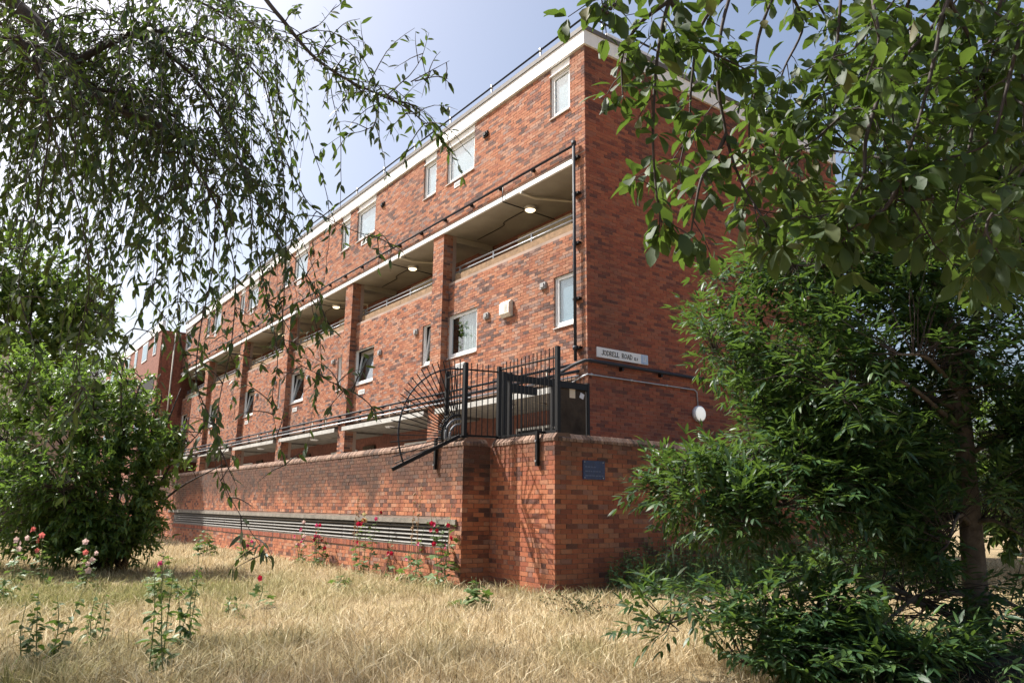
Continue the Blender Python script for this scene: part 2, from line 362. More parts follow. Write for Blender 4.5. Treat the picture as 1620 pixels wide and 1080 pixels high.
for a, b in pier_t:
    FB += brick_geo(brick_rows(b-a, .05, 7.55), FP(a, 0, 0), dL, nF); panel(mort, FP(a, 0, 0), dL, nF, b-a, 0, 7.55)
    FB += brick_geo(brick_rows(.30, .05, 7.55), FP(a, .0, 0), dR, -dL); panel(mort, FP(a, 0, 0), dR, -dL, .42, 0, 7.55)
    mort.quad(FP(b, 0, 0), FP(b, .42, 0), FP(b, .42, 7.55), FP(b, 0, 7.55))
END_D = 10.2
EB += brick_geo(brick_rows(END_D, -1.35, 10.33), FP(0, 0, 0), dR, nE); panel(mortE, FP(0, 0, 0), dR, nE, END_D, -1.4, 10.36)
wall_f = mort.build('wall', M['mortar'], bld); wall_e = mortE.build('end_wall', M['mortar_end'], bld)
vis = lambda x, y: y < 690 and x < 1085 and not (905 < x < 935 and y > 595)
bs1, rest = split_largest(FB, 150, vis); place_bricks(bs1, M['bo_front'], wall_f)
tag(obj_from(brick_mesh('brickwork', rest), 'brickwork', M['b_front'], wall_f), kind='stuff')
bs2, rest = split_largest(EB, 150, vis); place_bricks(bs2, M['bo_end'], wall_e)
tag(obj_from(brick_mesh('brickwork', rest), 'brickwork', M['b_end'], wall_e), kind='stuff')
# white roof fascia, cap and roof
fa = MB(); fa.box(FP(-.06, -.06, 10.33), dL*(TEND+.06), dR*.1, ZZ*.35); fa.box(FP(-.06, .042, 10.33), dL*.1, dR*(END_D-.04), ZZ*.35)
fa.build('fascia', M['white'], bld)
ca = MB(); ca.box(FP(-.09, -.09, 10.683), dL*(TEND+.09), dR*.2, ZZ*.11); ca.box(FP(-.09, .113, 10.683), dL*.2, dR*(END_D-.1), ZZ*.11)
ca.build('fascia_cap', M['cap'], bld)
rf = MB(); rf.box(FP(.1, .1, 10.4), dL*(TEND-.1), dR*(END_D-.1), ZZ*.27); rf.build('roof', M['roof'], bld)
pr = MB(); pr.box(FP(.9, 1.6, 10.68), dL*7.5, dR*4.5, ZZ*1.02); pr.box(FP(.86, 1.56, 11.703), dL*7.58, dR*4.58, ZZ*.07); pr.build('plant_room', M['white'], bld)
bk = MB(); bk.quad(FP(0, END_D, -1.3), FP(TEND, END_D, -1.3), FP(TEND, END_D, 10.4), FP(0, END_D, 10.4)); bk.quad(FP(TEND, 0, -1.3), FP(TEND, END_D, -1.3), FP(TEND, END_D, 10.4), FP(TEND, 0, 10.4)); bk.build('rear_wall', M['farbrick'], bld)
rl = MB(); zr = 11.17
rl.tube([FP(-.02, .12, zr), FP(TEND, .12, zr)], .026, 8); rl.tube([FP(.02, .12, zr), FP(.02, END_D, zr)], .026, 8)
rail = rl.build('roof_rail', M['bluegrey'], bld, True)
for t in np.arange(1.75, TEND, 2.13):
    q = MB(); q.tube([FP(t, .12, 10.79), FP(t, .12, zr+.03)], .024, 6); q.tube([FP(t, .12, zr-.05), FP(t, .12, zr+.05)], .038, 6); q.build('post', M['galv'], rail, True)
for d in np.arange(.6, END_D, 2.1):
    q = MB(); q.tube([FP(.02, d, 10.79), FP(.02, d, zr+.03)], .024, 6); q.build('post', M['galv'], rail, True)
# white panels above the upper windows
for (a, b, c, e) in up_op:
    q = MB(); q.box(FP(a, .03, 10.115), dL*(b-a), dR*.06, ZZ*.22); q.box(FP(a-.0, -.02, 10.095), dL*(b-a), dR*.05, ZZ*.019); q.build('head_panel', M['white'], bld)
def window(t0, t1, z0, z1, d, blind, tilt=0, split=False):
    fr = MB(); w = .055; dd = dR*.07; y = d+.05
    for (a, b, c, e) in ((t0, t1, z0, z0+w), (t0, t1, z1-w, z1), (t0, t0+w, z0+w, z1-w), (t1-w, t1, z0+w, z1-w)):
        fr.box(FP(a, y, c), dL*(b-a), dd, ZZ*(e-c))
    win = fr.build('window', M['upvc'], bld)
    a, b, c, e = t0+w+.004, t1-w-.004, z0+w+.004, z1-w-.004
    ax = ZZ*math.cos(tilt)+dR*math.sin(tilt); s = .05; hgt = e-c
    o = FP(a, y+.012, c); sa = MB(); th = dR*math.cos(tilt)*.05-ZZ*math.sin(tilt)*.05
    sa.box(o, dL*(b-a), th, ax*s); sa.box(o+ax*(hgt-s), dL*(b-a), th, ax*s)
    sa.box(o+ax*s, dL*s, th, ax*(hgt-2*s)); sa.box(o+ax*s+dL*(b-a-s), dL*s, th, ax*(hgt-2*s)); sa.build('sash', M['upvc'], win)
    pn = MB(); oo = o+th*.5; pn.box(oo+dL*s+ax*s, dL*(b-a-2*s), th*.08, ax*(hgt-2*s)); pn.build('pane', M['glass'], win)
    bl = MB(); y2 = d+.12+.28*(tilt > 0)
    if blind == 'net':
        n_ = 26; xs_ = np.linspace(t0+.02, t0+(t1-t0)*.62, n_)
        for i in range(n_-1):
            f0, f1 = .02*math.sin(i*1.9), .02*math.sin((i+1)*1.9)
            bl.quad(FP(xs_[i], y2+.06+f0, z0+.03), FP(xs_[i+1], y2+.06+f1, z0+.03), FP(xs_[i+1], y2+.06+f1, z1-.03), FP(xs_[i], y2+.06+f0, z1-.03))
        bl.build('curtain', M['net'], win, True)
    else:
        bl.box(FP(t0+.03, y2, z0+.03), dL*(t1-t0-.06), dR*.004, ZZ*(z1-z0-.06)); bl.build('blind', M['blind'], win)
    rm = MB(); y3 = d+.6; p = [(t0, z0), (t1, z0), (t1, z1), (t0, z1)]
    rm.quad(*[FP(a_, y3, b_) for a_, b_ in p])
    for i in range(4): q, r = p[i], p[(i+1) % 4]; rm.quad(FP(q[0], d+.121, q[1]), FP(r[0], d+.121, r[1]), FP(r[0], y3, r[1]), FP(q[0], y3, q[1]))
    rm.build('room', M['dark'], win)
    sl_ = MB(); sl_.prism([(0, 0), (.13, .0), (.13, .035), (0, .012)], FP(t0-.02*0, d-.035, z0-.036), dR, ZZ, dL*(t1-t0)); sl_.build('sill', M['upvc'], win)
    if z1 < 6: q = MB(); q.box(FP(t0+.2*(t1-t0), y-.012, z1-w+.015), dL*(.5*(t1-t0)), dR*.012, ZZ*.022); q.build('trickle_vent', M['greyplast'], win)
    return win
for k in range(NB):
    o = PITCHB*k
    window(.51+o, 1.23+o, 9.0, 10.11, 0, 'b'); window(4.50+o, 5.93+o, 9.0, 10.11, 0, 'b')
    window(.62+o, 1.34+o, 3.97, 5.18, .2, 'b' if k in (0, 3) else 'net', 0 if k == 0 else .13)
    window(4.50+o, 5.94+o, 3.97, 5.18, .2, 'net' if k % 2 == 0 else 'b', 0 if k == 0 else .16)
    for (t, d, z) in ((5.02+o, 0, 8.74), (5.02+o, .2, 3.60)):     # air bricks
        q = MB(); q.box(FP(t, d-.018, z), dL*.46, dR*.02, ZZ*.15); ab = q.build('air_grille', M['upvc'], bld)
        q = MB()
        for i in range(5): q.box(FP(t+.04, d-.021, z+.025+i*.022), dL*.38, dR*.002, ZZ*.009)
        q.build('grille_slot', M['greyplast'], ab)
    for (t, d, z, mt) in ((3.83+o, 0, 9.67, 'black'), (1.60+o, .2, 4.97, 'greyplast'), (3.93+o, .2, 4.72, 'greyplast')):
        q = MB(); q.box(FP(t, d-.05, z), dL*.2, dR*.05, ZZ*.15); q.box(FP(t+.04, d-.08, z+.03), dL*.12, dR*.03, ZZ*.09); q.build('extract_vent', M[mt], bld)
# balcony storey and ground storey behind the piers
for lev, (zf, zs) in enumerate(((5.12, 7.55), (.05, 2.44))):
    so = MB()
    if lev == 0:
        so.box(FP(.36, -.02, zs), dL*(TEND-.36), dR*1.72, ZZ*.02)
        e = MB(); e.box(FP(.36, -.045, zs-.003), dL*(TEND-.36), dR*.06, ZZ*.115); e.build('slab_edge', M['white'], bld)
        e = MB(); e.box(FP(.36, .016, zs+.022), dL*(TEND-.36), dR*.3, ZZ*.14); e.build('lintel_shadow_strip', M['black'], bld)  # black strip stands in for the lintel's shadow line and its steel angle
        so.build('soffit', M['soffit'], bld)
        fl = MB(); fl.box(FP(.36, .42, zf-.15), dL*(TEND-.36), dR*1.3, ZZ*.15); fl.build('balcony_floor', M['concrete'], bld)
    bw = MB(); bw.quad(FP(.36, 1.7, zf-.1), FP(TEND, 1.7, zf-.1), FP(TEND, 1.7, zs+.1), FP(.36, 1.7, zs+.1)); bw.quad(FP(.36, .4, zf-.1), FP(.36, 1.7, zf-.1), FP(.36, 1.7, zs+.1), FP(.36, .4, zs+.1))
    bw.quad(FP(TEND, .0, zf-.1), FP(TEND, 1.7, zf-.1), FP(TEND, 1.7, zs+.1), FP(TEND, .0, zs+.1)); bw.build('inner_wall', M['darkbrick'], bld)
    for k in range(NB):
        s = (.36 if k == 0 else pier_t[k-1][1]); e = pier_t[k][0] if k < NB-1 else TEND
        if lev == 0:
            q = MB(); q.box(FP(s+.12, .3, 6.085), dL*(e-s-.3), dR*.22, ZZ*.25); q.build('parapet', M['sand'], bld)
            q = MB(); yb = .42
            for z in (6.47, 6.60): q.tube([FP(s+.0, yb, z), FP(e, yb, z)], .022, 8)
            rr = q.build('balcony_rail', M['railgrey'], bld, True)
            for t in np.linspace(s+.45, e-.25, 4): q = MB(); q.box(FP(t, yb-.02, 6.335), dL*.03, dR*.04, ZZ*.26); q.build('post', M['railgrey'], rr)
            q = MB(); q.box(FP(e if k < NB-1 else e-.3, .421, 7.38), dL*.4, dR*1.25, ZZ*.168); q.build('beam', M['soffit'], bld)
            tl = s+2.6
            q = MB(); cc = FP(tl, .75, 7.52); q.tube([cc+ZZ*.028, cc-ZZ*.05], [.16, .15], 16); lf = q.build('ceiling_lamp', M['white'], bld, True)
            q = MB(); q.tube([cc-ZZ*.052, cc-ZZ*.085], [.135, .10], 16); q.build('diffuser', M['lamp'], lf, True)
            q = MB(); q.tube(curve_pts([FP(tl+.2, .75, 7.53), FP(tl+1.2, .8, 7.53), FP(tl+1.5, .95, 7.53), FP(e-.2, 1.0, 7.53)], 5), .012, 5); q.build('conduit', M['black'], bld, True)
            q = MB(); q.tube([FP(s+1.95, -.05, 7.50), FP(s+1.95, .4, 7.48), FP(s+1.3, 1.45, 7.42), FP(s+1.3, 1.5, 6.2)], .035, 7); q.build('waste_pipe', M['cream'], bld, True)
            q = MB(); q.tube([FP(s+2.65, -.085, 7.92), FP(s+2.65, -.085, 7.5), FP(s+2.65, 1.6, 7.44)], .016, 6); q.build('cable_drop', M['black'], bld, True)
        else:
            q = MB(); q.box(FP(s+.02, -.12, 2.44), dL*(e-s-.04), dR*1.82, ZZ*.12); q.build('canopy', M['stone'], bld); q = MB(); q.box(FP(s+.015, -.128, 2.435), dL*(e-s-.03), dR*.02, ZZ*.13); q.build('canopy_edge', M['canopy'], bld)
            q = MB(); cc = FP(s+2.9, .35, 2.43); q.tube([cc, cc-ZZ*.06], [.17, .13], 16); q.build('ceiling_lamp', M['white'], bld, True)
            q = MB(); q.tube([FP(s+.9, -.07, 2.96), FP(s+.9, -.07, 2.60)], .02, 6); q.tube([FP(s+2.1, -.07, 2.96), FP(s+2.1, -.1, 2.5), FP(s+2.1, .9, 2.42)], .022, 6); q.build('overflow_pipe', M['cream'], bld, True)
        # door and window in the inner wall
        q = MB(); q.box(FP(s+.55, 1.64, zf), dL*.92, dR*.05, ZZ*2.08); dr = q.build('door', M['cream'] if lev == 0 else M['steel'], bld)
        q = MB(); q.box(FP(s+.62, 1.62, zf+1.25), dL*.78, dR*.02, ZZ*.65); q.build('pane', M['dark'], dr)
        q = MB()
        for (a, b, c, g) in ((0, 2.3, 0, .06), (0, 2.3, 1.14, 1.5 if lev == 0 else 1.2), (0, .06, .06, 1.14), (2.24, 2.3, .06, 1.14), (1.12, 1.18, .06, 1.14)): q.box(FP(s+2.0+a, 1.62, zf+.8+c), dL*(b-a), dR*.06, ZZ*(g-c))
        wi = q.build('window', M['cream'] if lev == 0 else M['upvc'], bld)
        for a in (.06, 1.18): q = MB(); q.box(FP(s+2.0+a, 1.65, zf+.86), dL*1.06, dR*.01, ZZ*1.08); q.build('pane', M['dark'], wi)
# pipes on the front and the end wall
q = MB(); q.tube([FP(.28, -.09, 7.93), FP(TEND, -.09, 7.93)], .03, 8); pp = q.build('rainwater_pipe', M['bluegrey'], bld, True)
for t in np.arange(1.8, TEND, 1.35): q = MB(); q.box(FP(t, -.08, 7.87), dL*.05, dR*.09, ZZ*.09); q.build('bracket', M['black'], pp)
for z, r_, mt in ((2.96, .03, 'bluegrey'), (2.80, .035, 'bluegrey'), (2.70, .02, 'galv')):
    q = MB(); q.tube([FP(.2, -.08, z), FP(TEND, -.08, z)], r_, 8); pp = q.build('service_pipe', M[mt], bld, True)
    for t in np.arange(1.2, TEND, 1.6): q = MB(); q.box(FP(t, -.075, z-.05), dL*.04, dR*.08, ZZ*.1); q.build('bracket', M['black'], pp)
q = MB(); q.tube([FP(.27, -.10, 7.98), FP(.27, -.10, 3.02)], .036, 10); dp = q.build('downpipe', M['bluegrey'], bld, True)
for z in (7.6, 6.75, 5.6, 4.35, 3.28): q = MB(); q.box(FP(.16, -.09, z), dL*.2, dR*.09, ZZ*.05); q.build('bracket', M['black'], dp)
q = MB(); q.tube([FP(.27, -.10, 3.34), FP(.27, -.10, 3.26)], .06, 10); q.tube([FP(.27, -.10, 7.92), FP(.27, -.10, 8.02)], .055, 10); q.build('collar', M['bluegrey'], dp, True)
q = MB(); q.tube([FP(.75, -.08, 2.86), FP(.3, -.10, 2.95), FP(-.04, -.10, 2.99), FP(-.09, -.04, 2.99), FP(-.09, 8.5, 2.95)], .037, 10); pp = q.build('drain_pipe', M['bluegrey'], bld, True)
for d in (.9, 2.1, 3.4, 4.8, 6.2): q = MB(); q.box(FP(-.095, d, 2.88), dL*.1, dR*.05, ZZ*.13); q.build('bracket', M['black'], pp)
q = MB(); q.tube([FP(.6, -.05, 2.55), FP(.1, -.05, 2.68), FP(-.035, -.03, 2.71), FP(-.035, 3.26, 2.71), FP(-.035, 3.34, 2.66), FP(-.035, 3.36, 2.32)], .016, 7); cdn = q.build('cable_conduit', M['galv'], bld, True)
for d in (.05, 1.2, 2.3): q = MB(); q.tube([FP(-.035, d, 2.71), FP(-.035, d+.05, 2.71)], .028, 8); q.build('coupling', M['galv'], cdn, True)

# walkway deck between wall and building
q = MB(); q.quad(WP(-.0, .3, .05), WP(38, .3, .05), FP(TEND, 1.8, .05), FP(0, 1.8, .05)); q.quad(WP(0, .3, .05), FP(0, 1.8, .05), FP(-.35, 2.2, .05), WP(.3, 2.4, .05))
tag(q.build('walkway', M['concrete']), kind='structure')

# fixtures on the building
q = MB(); oo = FP(2.92, .2, 4.58); q.prism([(0, 0), (-.05, 0), (-.13, .07), (-.13, .33), (-.06, .40), (0, .40)], oo, dR, ZZ, dL*.40); bx = q.build('alarm_box', M['box']); tag(bx, 'cream alarm bell box on the sunlit brick front', 'alarm box')
q = MB()
for i in range(7): q.box(oo+ZZ*(.10+i*.028)-dR*.132+dL*.06, dL*.12, dR*.002, ZZ*.012)
q.build('sounder_slot', M['greyplast'], bx)
sg = thing('street_sign', 'white street nameplate with black lettering and pale blue end on the shaded end wall', 'street sign', FP(0, .24, 3.11))
q = MB(); q.box(FP(-.03, .24, 3.11), dR*1.52, dL*.03, ZZ*.215); q.build('plate', M['signwhite'], sg)
q = MB(); q.box(FP(-.034, 1.545, 3.116), dR*.20, dL*.004, ZZ*.203); q.build('borough_panel', M['signblue'], sg)
q = MB()
for i, (a, b) in enumerate(((.03, .07), (.06, .12), (.10, .14), (.13, .16))): q.tube([FP(-.036, 1.56+a, 3.15), FP(-.036, 1.56+b*.8, 3.22), FP(-.036, 1.575+a, 3.29)], .006, 4)
q.build('emblem', M['signwhite'], sg)
q = MB()
def glyphs(text, x, z, h, wd):
    G_ = {'J': ([[(.6, 1), (.6, .2), (.45, 0), (.15, 0), (.05, .2)], [(.4, 1), (.85, 1)]], .85), 'O': ([[(.5, 1), (.15, .8), (.05, .5), (.15, .2), (.5, 0), (.85, .2), (.95, .5), (.85, .8), (.5, 1)]], 1.1),
          'D': ([[(.15, 0), (.15, 1)], [(.02, 1), (.55, 1), (.88, .75), (.93, .5), (.88, .25), (.55, 0), (.02, 0)]], 1.1), 'R': ([[(.15, 0), (.15, 1)], [(.02, 1), (.6, 1), (.78, .78), (.6, .52), (.15, .52)], [(.45, .52), (.85, 0)], [(.02, 0), (.3, 0)], [(.75, 0), (.98, 0)]], 1.08),
          'E': ([[(.15, 0), (.15, 1)], [(.02, 1), (.75, 1), (.75, .85)], [(.15, .53), (.55, .53)], [(.02, 0), (.8, 0), (.8, .17)]], .98), 'L': ([[(.15, 0), (.15, 1)], [(.02, 1), (.3, 1)], [(.02, 0), (.75, 0), (.75, .2)]], .92),
          'A': ([[(.1, 0), (.5, 1), (.88, 0)], [(.25, .35), (.72, .35)], [(.0, 0), (.22, 0)], [(.75, 0), (1, 0)]], 1.08), '3': ([[(.1, .85), (.4, 1), (.7, .8), (.4, .54), (.72, .28), (.4, 0), (.1, .12)]], .9), '.': ([[(.15, 0), (.15, .12)]], .45), ' ': ([], .95)}
    for ch in text:
        st, adv = G_[ch]
        for s in st: q.tube([FP(-.0335, x+a*wd, z+b*h) for a, b in s], .0075 if ch not in '.' else .009, 4)
        x += adv*wd
    return x
xe = glyphs('JODRELL ROAD', .37, 3.17, .095, .074); glyphs('E.3', xe+.06, 3.17, .05, .045)
q.build('lettering', M['ink'], sg)
bl_ = thing('bulkhead_lamp', 'round white bulkhead lamp below a conduit on the end wall', 'wall lamp', FP(0, 3.36, 2.16))
q = MB(); c_ = FP(0, 3.37, 2.16); q.tube([c_, c_-dL*.09], .185, 24); q.build('housing', M['white'], bl_, True)
q = MB(); q.tube([c_-dL*.092, c_-dL*.12, c_-dL*.135], [.165, .15, .10], 24); q.build('diffuser', M['lampwhite'], bl_, True)

# ================================================================== next block, far left
nb = thing('neighbouring_block', 'distant brick block projecting beyond the far end of the long front', 'building', FP(TEND+.1, -1.3, -H))
q = MB(); q.box(FP(TEND+.15, -1.3, -1.3), dL*20, dR*11, ZZ*11.5); q.build('wall', M['farbrick'], nb)
q = MB(); q.box(FP(TEND+.1, -1.36, 10.2), dL*20.1, dR*.2, ZZ*.55); q.build('fascia', M['white'], nb)
q = MB(); q.tube([FP(TEND+.1, -.55, -1), FP(TEND+.1, -.55, 10.4)], .045, 8); q.build('downpipe', M['cream'], nb, True)
q = MB(); q.tube([FP(TEND+.1, -1.2, 11.1), FP(TEND+20, -1.2, 11.1)], .03, 6)
for t in range(8): q.tube([FP(TEND+.6+t*2.4, -1.2, 10.6), FP(TEND+.6+t*2.4, -1.2, 11.1)], .025, 5)
q.build('roof_rail', M['bluegrey'], nb)
for k in range(3):
    for (a, b, z0, z1) in ((1.0, 1.8, 8.9, 10.1), (3.6, 5.2, 8.9, 10.1), (1.0, 1.8, 3.9, 5.1), (3.6, 5.2, 3.9, 5.1)):
        t = TEND+.3+k*6; q = MB(); q.box(FP(t+a, -1.34, z0), dL*(b-a), dR*.06, ZZ*(z1-z0)); wi = q.build('window', M['upvc'], nb)
        q = MB(); q.box(FP(t+a+.1, -1.35, z0+.1), dL*(b-a-.2), dR*.02, ZZ*(z1-z0-.2)); q.build('pane', M['blind'], wi)
    q = MB(); q.box(FP(TEND+.9+k*6, -1.33, 5.9), dL*4.8, dR*.1, ZZ*1.6); q.build('balcony_opening', M['dark'], nb)
    q = MB(); q.box(FP(TEND+.9+k*6, -1.38, 7.5), dL*4.8, dR*.1, ZZ*.12); q.build('slab_edge', M['white'], nb)

# ================================================================== boundary wall
bw_ = thing('boundary_wall', 'low red brick boundary wall with brick coping and long louvred opening', 'wall', WP(0, 0, -H))
nA, nD = -dR, -dL; TQ, TA, ZT = 1.775, 34.0, 1.05
LV = (2.20, 22.0, -.68, -.28)
core = MB(); LB = []; LBA = []
opA = [(LV[0]-TQ, LV[1]-TQ, LV[2], LV[3])]
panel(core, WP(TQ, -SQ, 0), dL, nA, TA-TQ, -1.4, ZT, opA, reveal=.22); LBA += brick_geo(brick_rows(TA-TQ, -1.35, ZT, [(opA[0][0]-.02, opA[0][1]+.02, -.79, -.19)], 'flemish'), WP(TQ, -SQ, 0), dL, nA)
panel(core, WP(TQ, -SQ, 0), dR, nD, SQ, -1.4, ZT); LBA += brick_geo(brick_rows(SQ, -1.35, ZT), WP(TQ, -SQ, 0), dR, nD)  # recess face shares the sooty bricks, whose dark colour also deepens its shade
panel(core, WP(0, 0, 0), dL, nA, TQ, -1.4, ZT); LB += brick_geo(brick_rows(TQ, -1.35, ZT, (), 'flemish'), WP(0, 0, 0), dL, nA)
DL = 12.0
def dtop(t): return ZT if t < 2.45 else ZT-(t-2.45)*.088
rows = [r for r in brick_rows(DL, -1.35, ZT) if r[3] < dtop(r[1])+.005]
LB += brick_geo(rows, WP(0, 0, 0), dR, nD)
core.quad(WP(.007, 0, -1.4), WP(.007, DL, -1.4), WP(.007, DL, dtop(DL)), WP(.007, 2.45, ZT), WP(.007, 0, ZT))
# inner faces and top
core.quad(WP(TQ+.3, -SQ+.33, -.2), WP(TA, -SQ+.33, -.2), WP(TA, -SQ+.33, ZT), WP(TQ+.3, -SQ+.33, ZT)); core.quad(WP(.33, .33, -.2), WP(TQ, .33, -.2), WP(TQ, .33, ZT), WP(.33, .33, ZT))
core.quad(WP(.33, .33, -.6), WP(.33, DL, -.6), WP(.33, DL, dtop(DL)), WP(.33, 2.45, ZT), WP(.33, .33, ZT))
wc = core.build('wall_core', M['mortar_low'], bw_)
okv = lambda x, y: y < 925 and x < 1060 and not (990 < x and y > 860)
one, rest = split_largest(LB, 210, okv); place_bricks(one, M['bo_low'], wc)
tag(obj_from(brick_mesh('brickwork', rest), 'brickwork', M['b_low'], wc), kind='stuff')
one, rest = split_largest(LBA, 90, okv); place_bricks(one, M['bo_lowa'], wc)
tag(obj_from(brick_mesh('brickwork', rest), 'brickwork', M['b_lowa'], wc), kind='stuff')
# coping: bricks on edge with a chamfered nose
cm = {}
def coping_mesh(j):
    if j not in cm:
        m_ = MB(); r_ = random.Random(j); e = r_.uniform(-.004, .004)
        m_.prism([(-.012+e, 0), (-.012+e, .045), (.055+e, .125), (.30, .13), (.33, .10), (.33, 0)], (-.0325, 0, 0), (0, -1, 0), (0, 0, 1), (.065, 0, 0)); cm[j] = m_.mesh('coping_brick'); cm[j].materials.append(M['bo_cop'])
    return cm[j]
PAL['cop'] = [(0, (.08, .058, .046)), (.2, (.145, .092, .068)), (.5, (.21, .128, .09)), (.8, (.29, .195, .145))]
M['bo_cop'] = brick_mat('coping_single', 'cop', True); M['b_cop'] = brick_mat('coping', 'cop', False)
far = MB(); frnd = []
def coping_run(o_fn, d, n, a, b, keep, tilt=0):
    t = a+.0375
    while t < b-.03:
        c = o_fn(t)
        if t-a < keep:
            ob = bpy.data.objects.new('coping_brick', coping_mesh(random.randrange(6))); link(ob, bw_)
            ob.matrix_basis = Matrix.Translation(Vector(bw_.location)*0) @ frame_matrix(c+ZZ*random.gauss(0, .002), d, n) @ Matrix.Rotation(random.gauss(0, .01), 4, 'Z')
        else:
            far.prism([(-.012, 0), (-.012, .045), (.055, .125), (.30, .13), (.33, .10), (.33, 0)], c-d*.0325, -n, ZZ, d*.065); frnd.append(random.random())
        t += .075
coping_run(lambda t: WP(t, 0, ZT), dL, nA, .0, TQ, 9)
coping_run(lambda t: WP(TQ, -SQ+t, ZT), dR, nD, .05, SQ+.0, 9)
coping_run(lambda t: WP(TQ+t, -SQ, ZT), dL, nA, .0, TA-TQ, 11.2)
coping_run(lambda t: WP(0, t, dtop(t)), dR, nD, .07, DL, 7.2)
fm = far.mesh('coping_course'); a_ = fm.attributes.new('rnd', 'FLOAT', 'POINT'); a_.data.foreach_set('value', np.repeat(np.array(frnd, np.float32), 12))
tag(obj_from(fm, 'coping_course', M['b_cop'], bw_), kind='stuff')
# louvre
q = MB(); q.box(WP(1.93, -SQ-.035, -.283), dL*(22.9-1.93), dR*.2, ZZ*.085); q.build('lintel', M['stone'], bw_)
q = MB(); q.box(WP(LV[0], -SQ+.2, LV[2]), dL*(LV[1]-LV[0]), dR*.02, ZZ*(LV[3]-LV[2])); q.build('vent_void', M['dark'], bw_)
q = MB(); q.box(WP(LV[0], -SQ-.004, LV[2]), dL*(LV[1]-LV[0]), dR*.1, ZZ*.022); lf = q.build('louvre_frame', M['slat'], bw_)
nsec = 9; sw = (LV[1]-LV[0])/nsec
for j in range(nsec):
    for i in range(5):
        q = MB(); z = LV[2]+.04+i*.074; q.prism([(-.005, 0), (.0, -.008), (.085, .062), (.085, .072)], WP(LV[0]+j*sw+.008, -SQ, z), dR, ZZ, dL*(sw-.016)); q.build('slat', M['slat'], lf)
    q = MB(); q.box(WP(LV[0]+j*sw-.007, -SQ+.06, LV[2]+.023), dL*.014, dR*.05, ZZ*(LV[3]-LV[2]-.025)); q.build('mullion', M['black'], lf)
sill = []; t = LV[0]-.02
while t < LV[1]: sill.append((t-TQ, t-TQ+.065, -.79, -.685)); t += .075
tag(obj_from(brick_mesh('sill_course', brick_geo(sill, WP(TQ, -SQ-.012, 0), dL, nA)), 'sill_course', M['b_end'], bw_), kind='stuff')
# plaque
pq = thing('wall_plaque', 'small dark blue plaque screwed to the shaded boundary wall', 'plaque', WP(0, .58, .46))
q = MB(); q.box(WP(-.002, .57, .465), dR*.47, -dL*.02, ZZ*.30); q.build('plate', M['blue'], pq)
rp = random.Random(3)
for z, n_ in ((.655, 4), (.585, 6), (.515, 6)):
    x = .61; q = MB()
    for i in range(n_):
        w_ = rp.uniform(.03, .07); q.box(WP(-.0225, x, z), dR*w_, -dL*.001, ZZ*.018); x += w_+.014
    q.build('print_line', M['print'], pq)
q = MB()
for a in (.60, 1.0):
    for z in (.49, .74): q.tube([WP(-.022, a, z), WP(-.027, a, z)], .009, 8)
q.build('screw', M['galv'], pq)

# ================================================================== security railing on the wall corner
fe = thing('security_railing', 'black steel anti-climb railing with radiating fan on the wall corner', 'railing', WP(1.0, .16, 1.18))
ZB = 1.20
def post(p, z0, z1, w=.085, name='post'):
    q = MB(); q.box(p-dL*w/2-dR*w/2+ZZ*(z0-p[2]+H), dL*w, dR*w, ZZ*(z1-z0)); return q.build(name, M['black'], fe)
def pz(p, z): return np.array([p[0], p[1], H+z])
dI = .15
pA = WP(TQ+.86, -SQ+dI, 0); pQ = WP(TQ+.08, -SQ+.06, 0); pR = WP(TQ-.07, .12, 0); pP = WP(.12, .16, 0)
post(pA, ZB-.03, 2.47, .055); post(pQ, 1.18, 2.50, .068); post(pR, 1.18, 2.48, .068); post(pP, ZB-.02, 2.60, .068)
for (a, b, zr_, n_, za, zb) in ((pA, pQ, 2.33, 6, 2.44, 2.48), (pQ, pR, 2.38, 5, 2.50, 2.50), (pR, pP, 2.42, 14, 2.52, 2.60)):
    q = MB(); dv = nrm(b-a); q.tube([pz(a, zr_), pz(b, zr_)], .016, 6); q.build('top_rail', M['black'], fe)
    q = MB(); sd = np.cross(dv, ZZ); q.box(pz(a, 1.20)-sd*.03, (b-a), sd*.06, ZZ*.035); q.build('bottom_rail', M['black'], fe)
    for i in range(1, n_+1):
        p = a+(b-a)*i/(n_+1); q = MB(); q.tube([pz(p, 1.235), pz(p, za+(zb-za)*i/n_+random.uniform(-.01, .01))], .0095, 5); q.build('bar', M['black'], fe)
for (tt, dd) in ((TQ+.84, -SQ), (.37, 0)):        # brackets clamped over the wall face
    q = MB(); q.box(WP(tt, dd-.065, .66), dL*.055, dR*.05, ZZ*.56); q.box(WP(tt, dd-.014, 1.185), dL*.055, dR*.30, ZZ*.035); br = q.build('wall_bracket', M['black'], fe)
    for z in (.74, 1.06): q = MB(); q.tube([WP(tt+.027, dd-.066, z), WP(tt+.027, dd-.085, z)], .016, 6); q.build('bolt', M['galv'], br)
q = MB(); q.box(WP(.10, .11, 1.186), dL*.33, dR*.06, ZZ*.035); q.build('foot_bar', M['black'], fe)
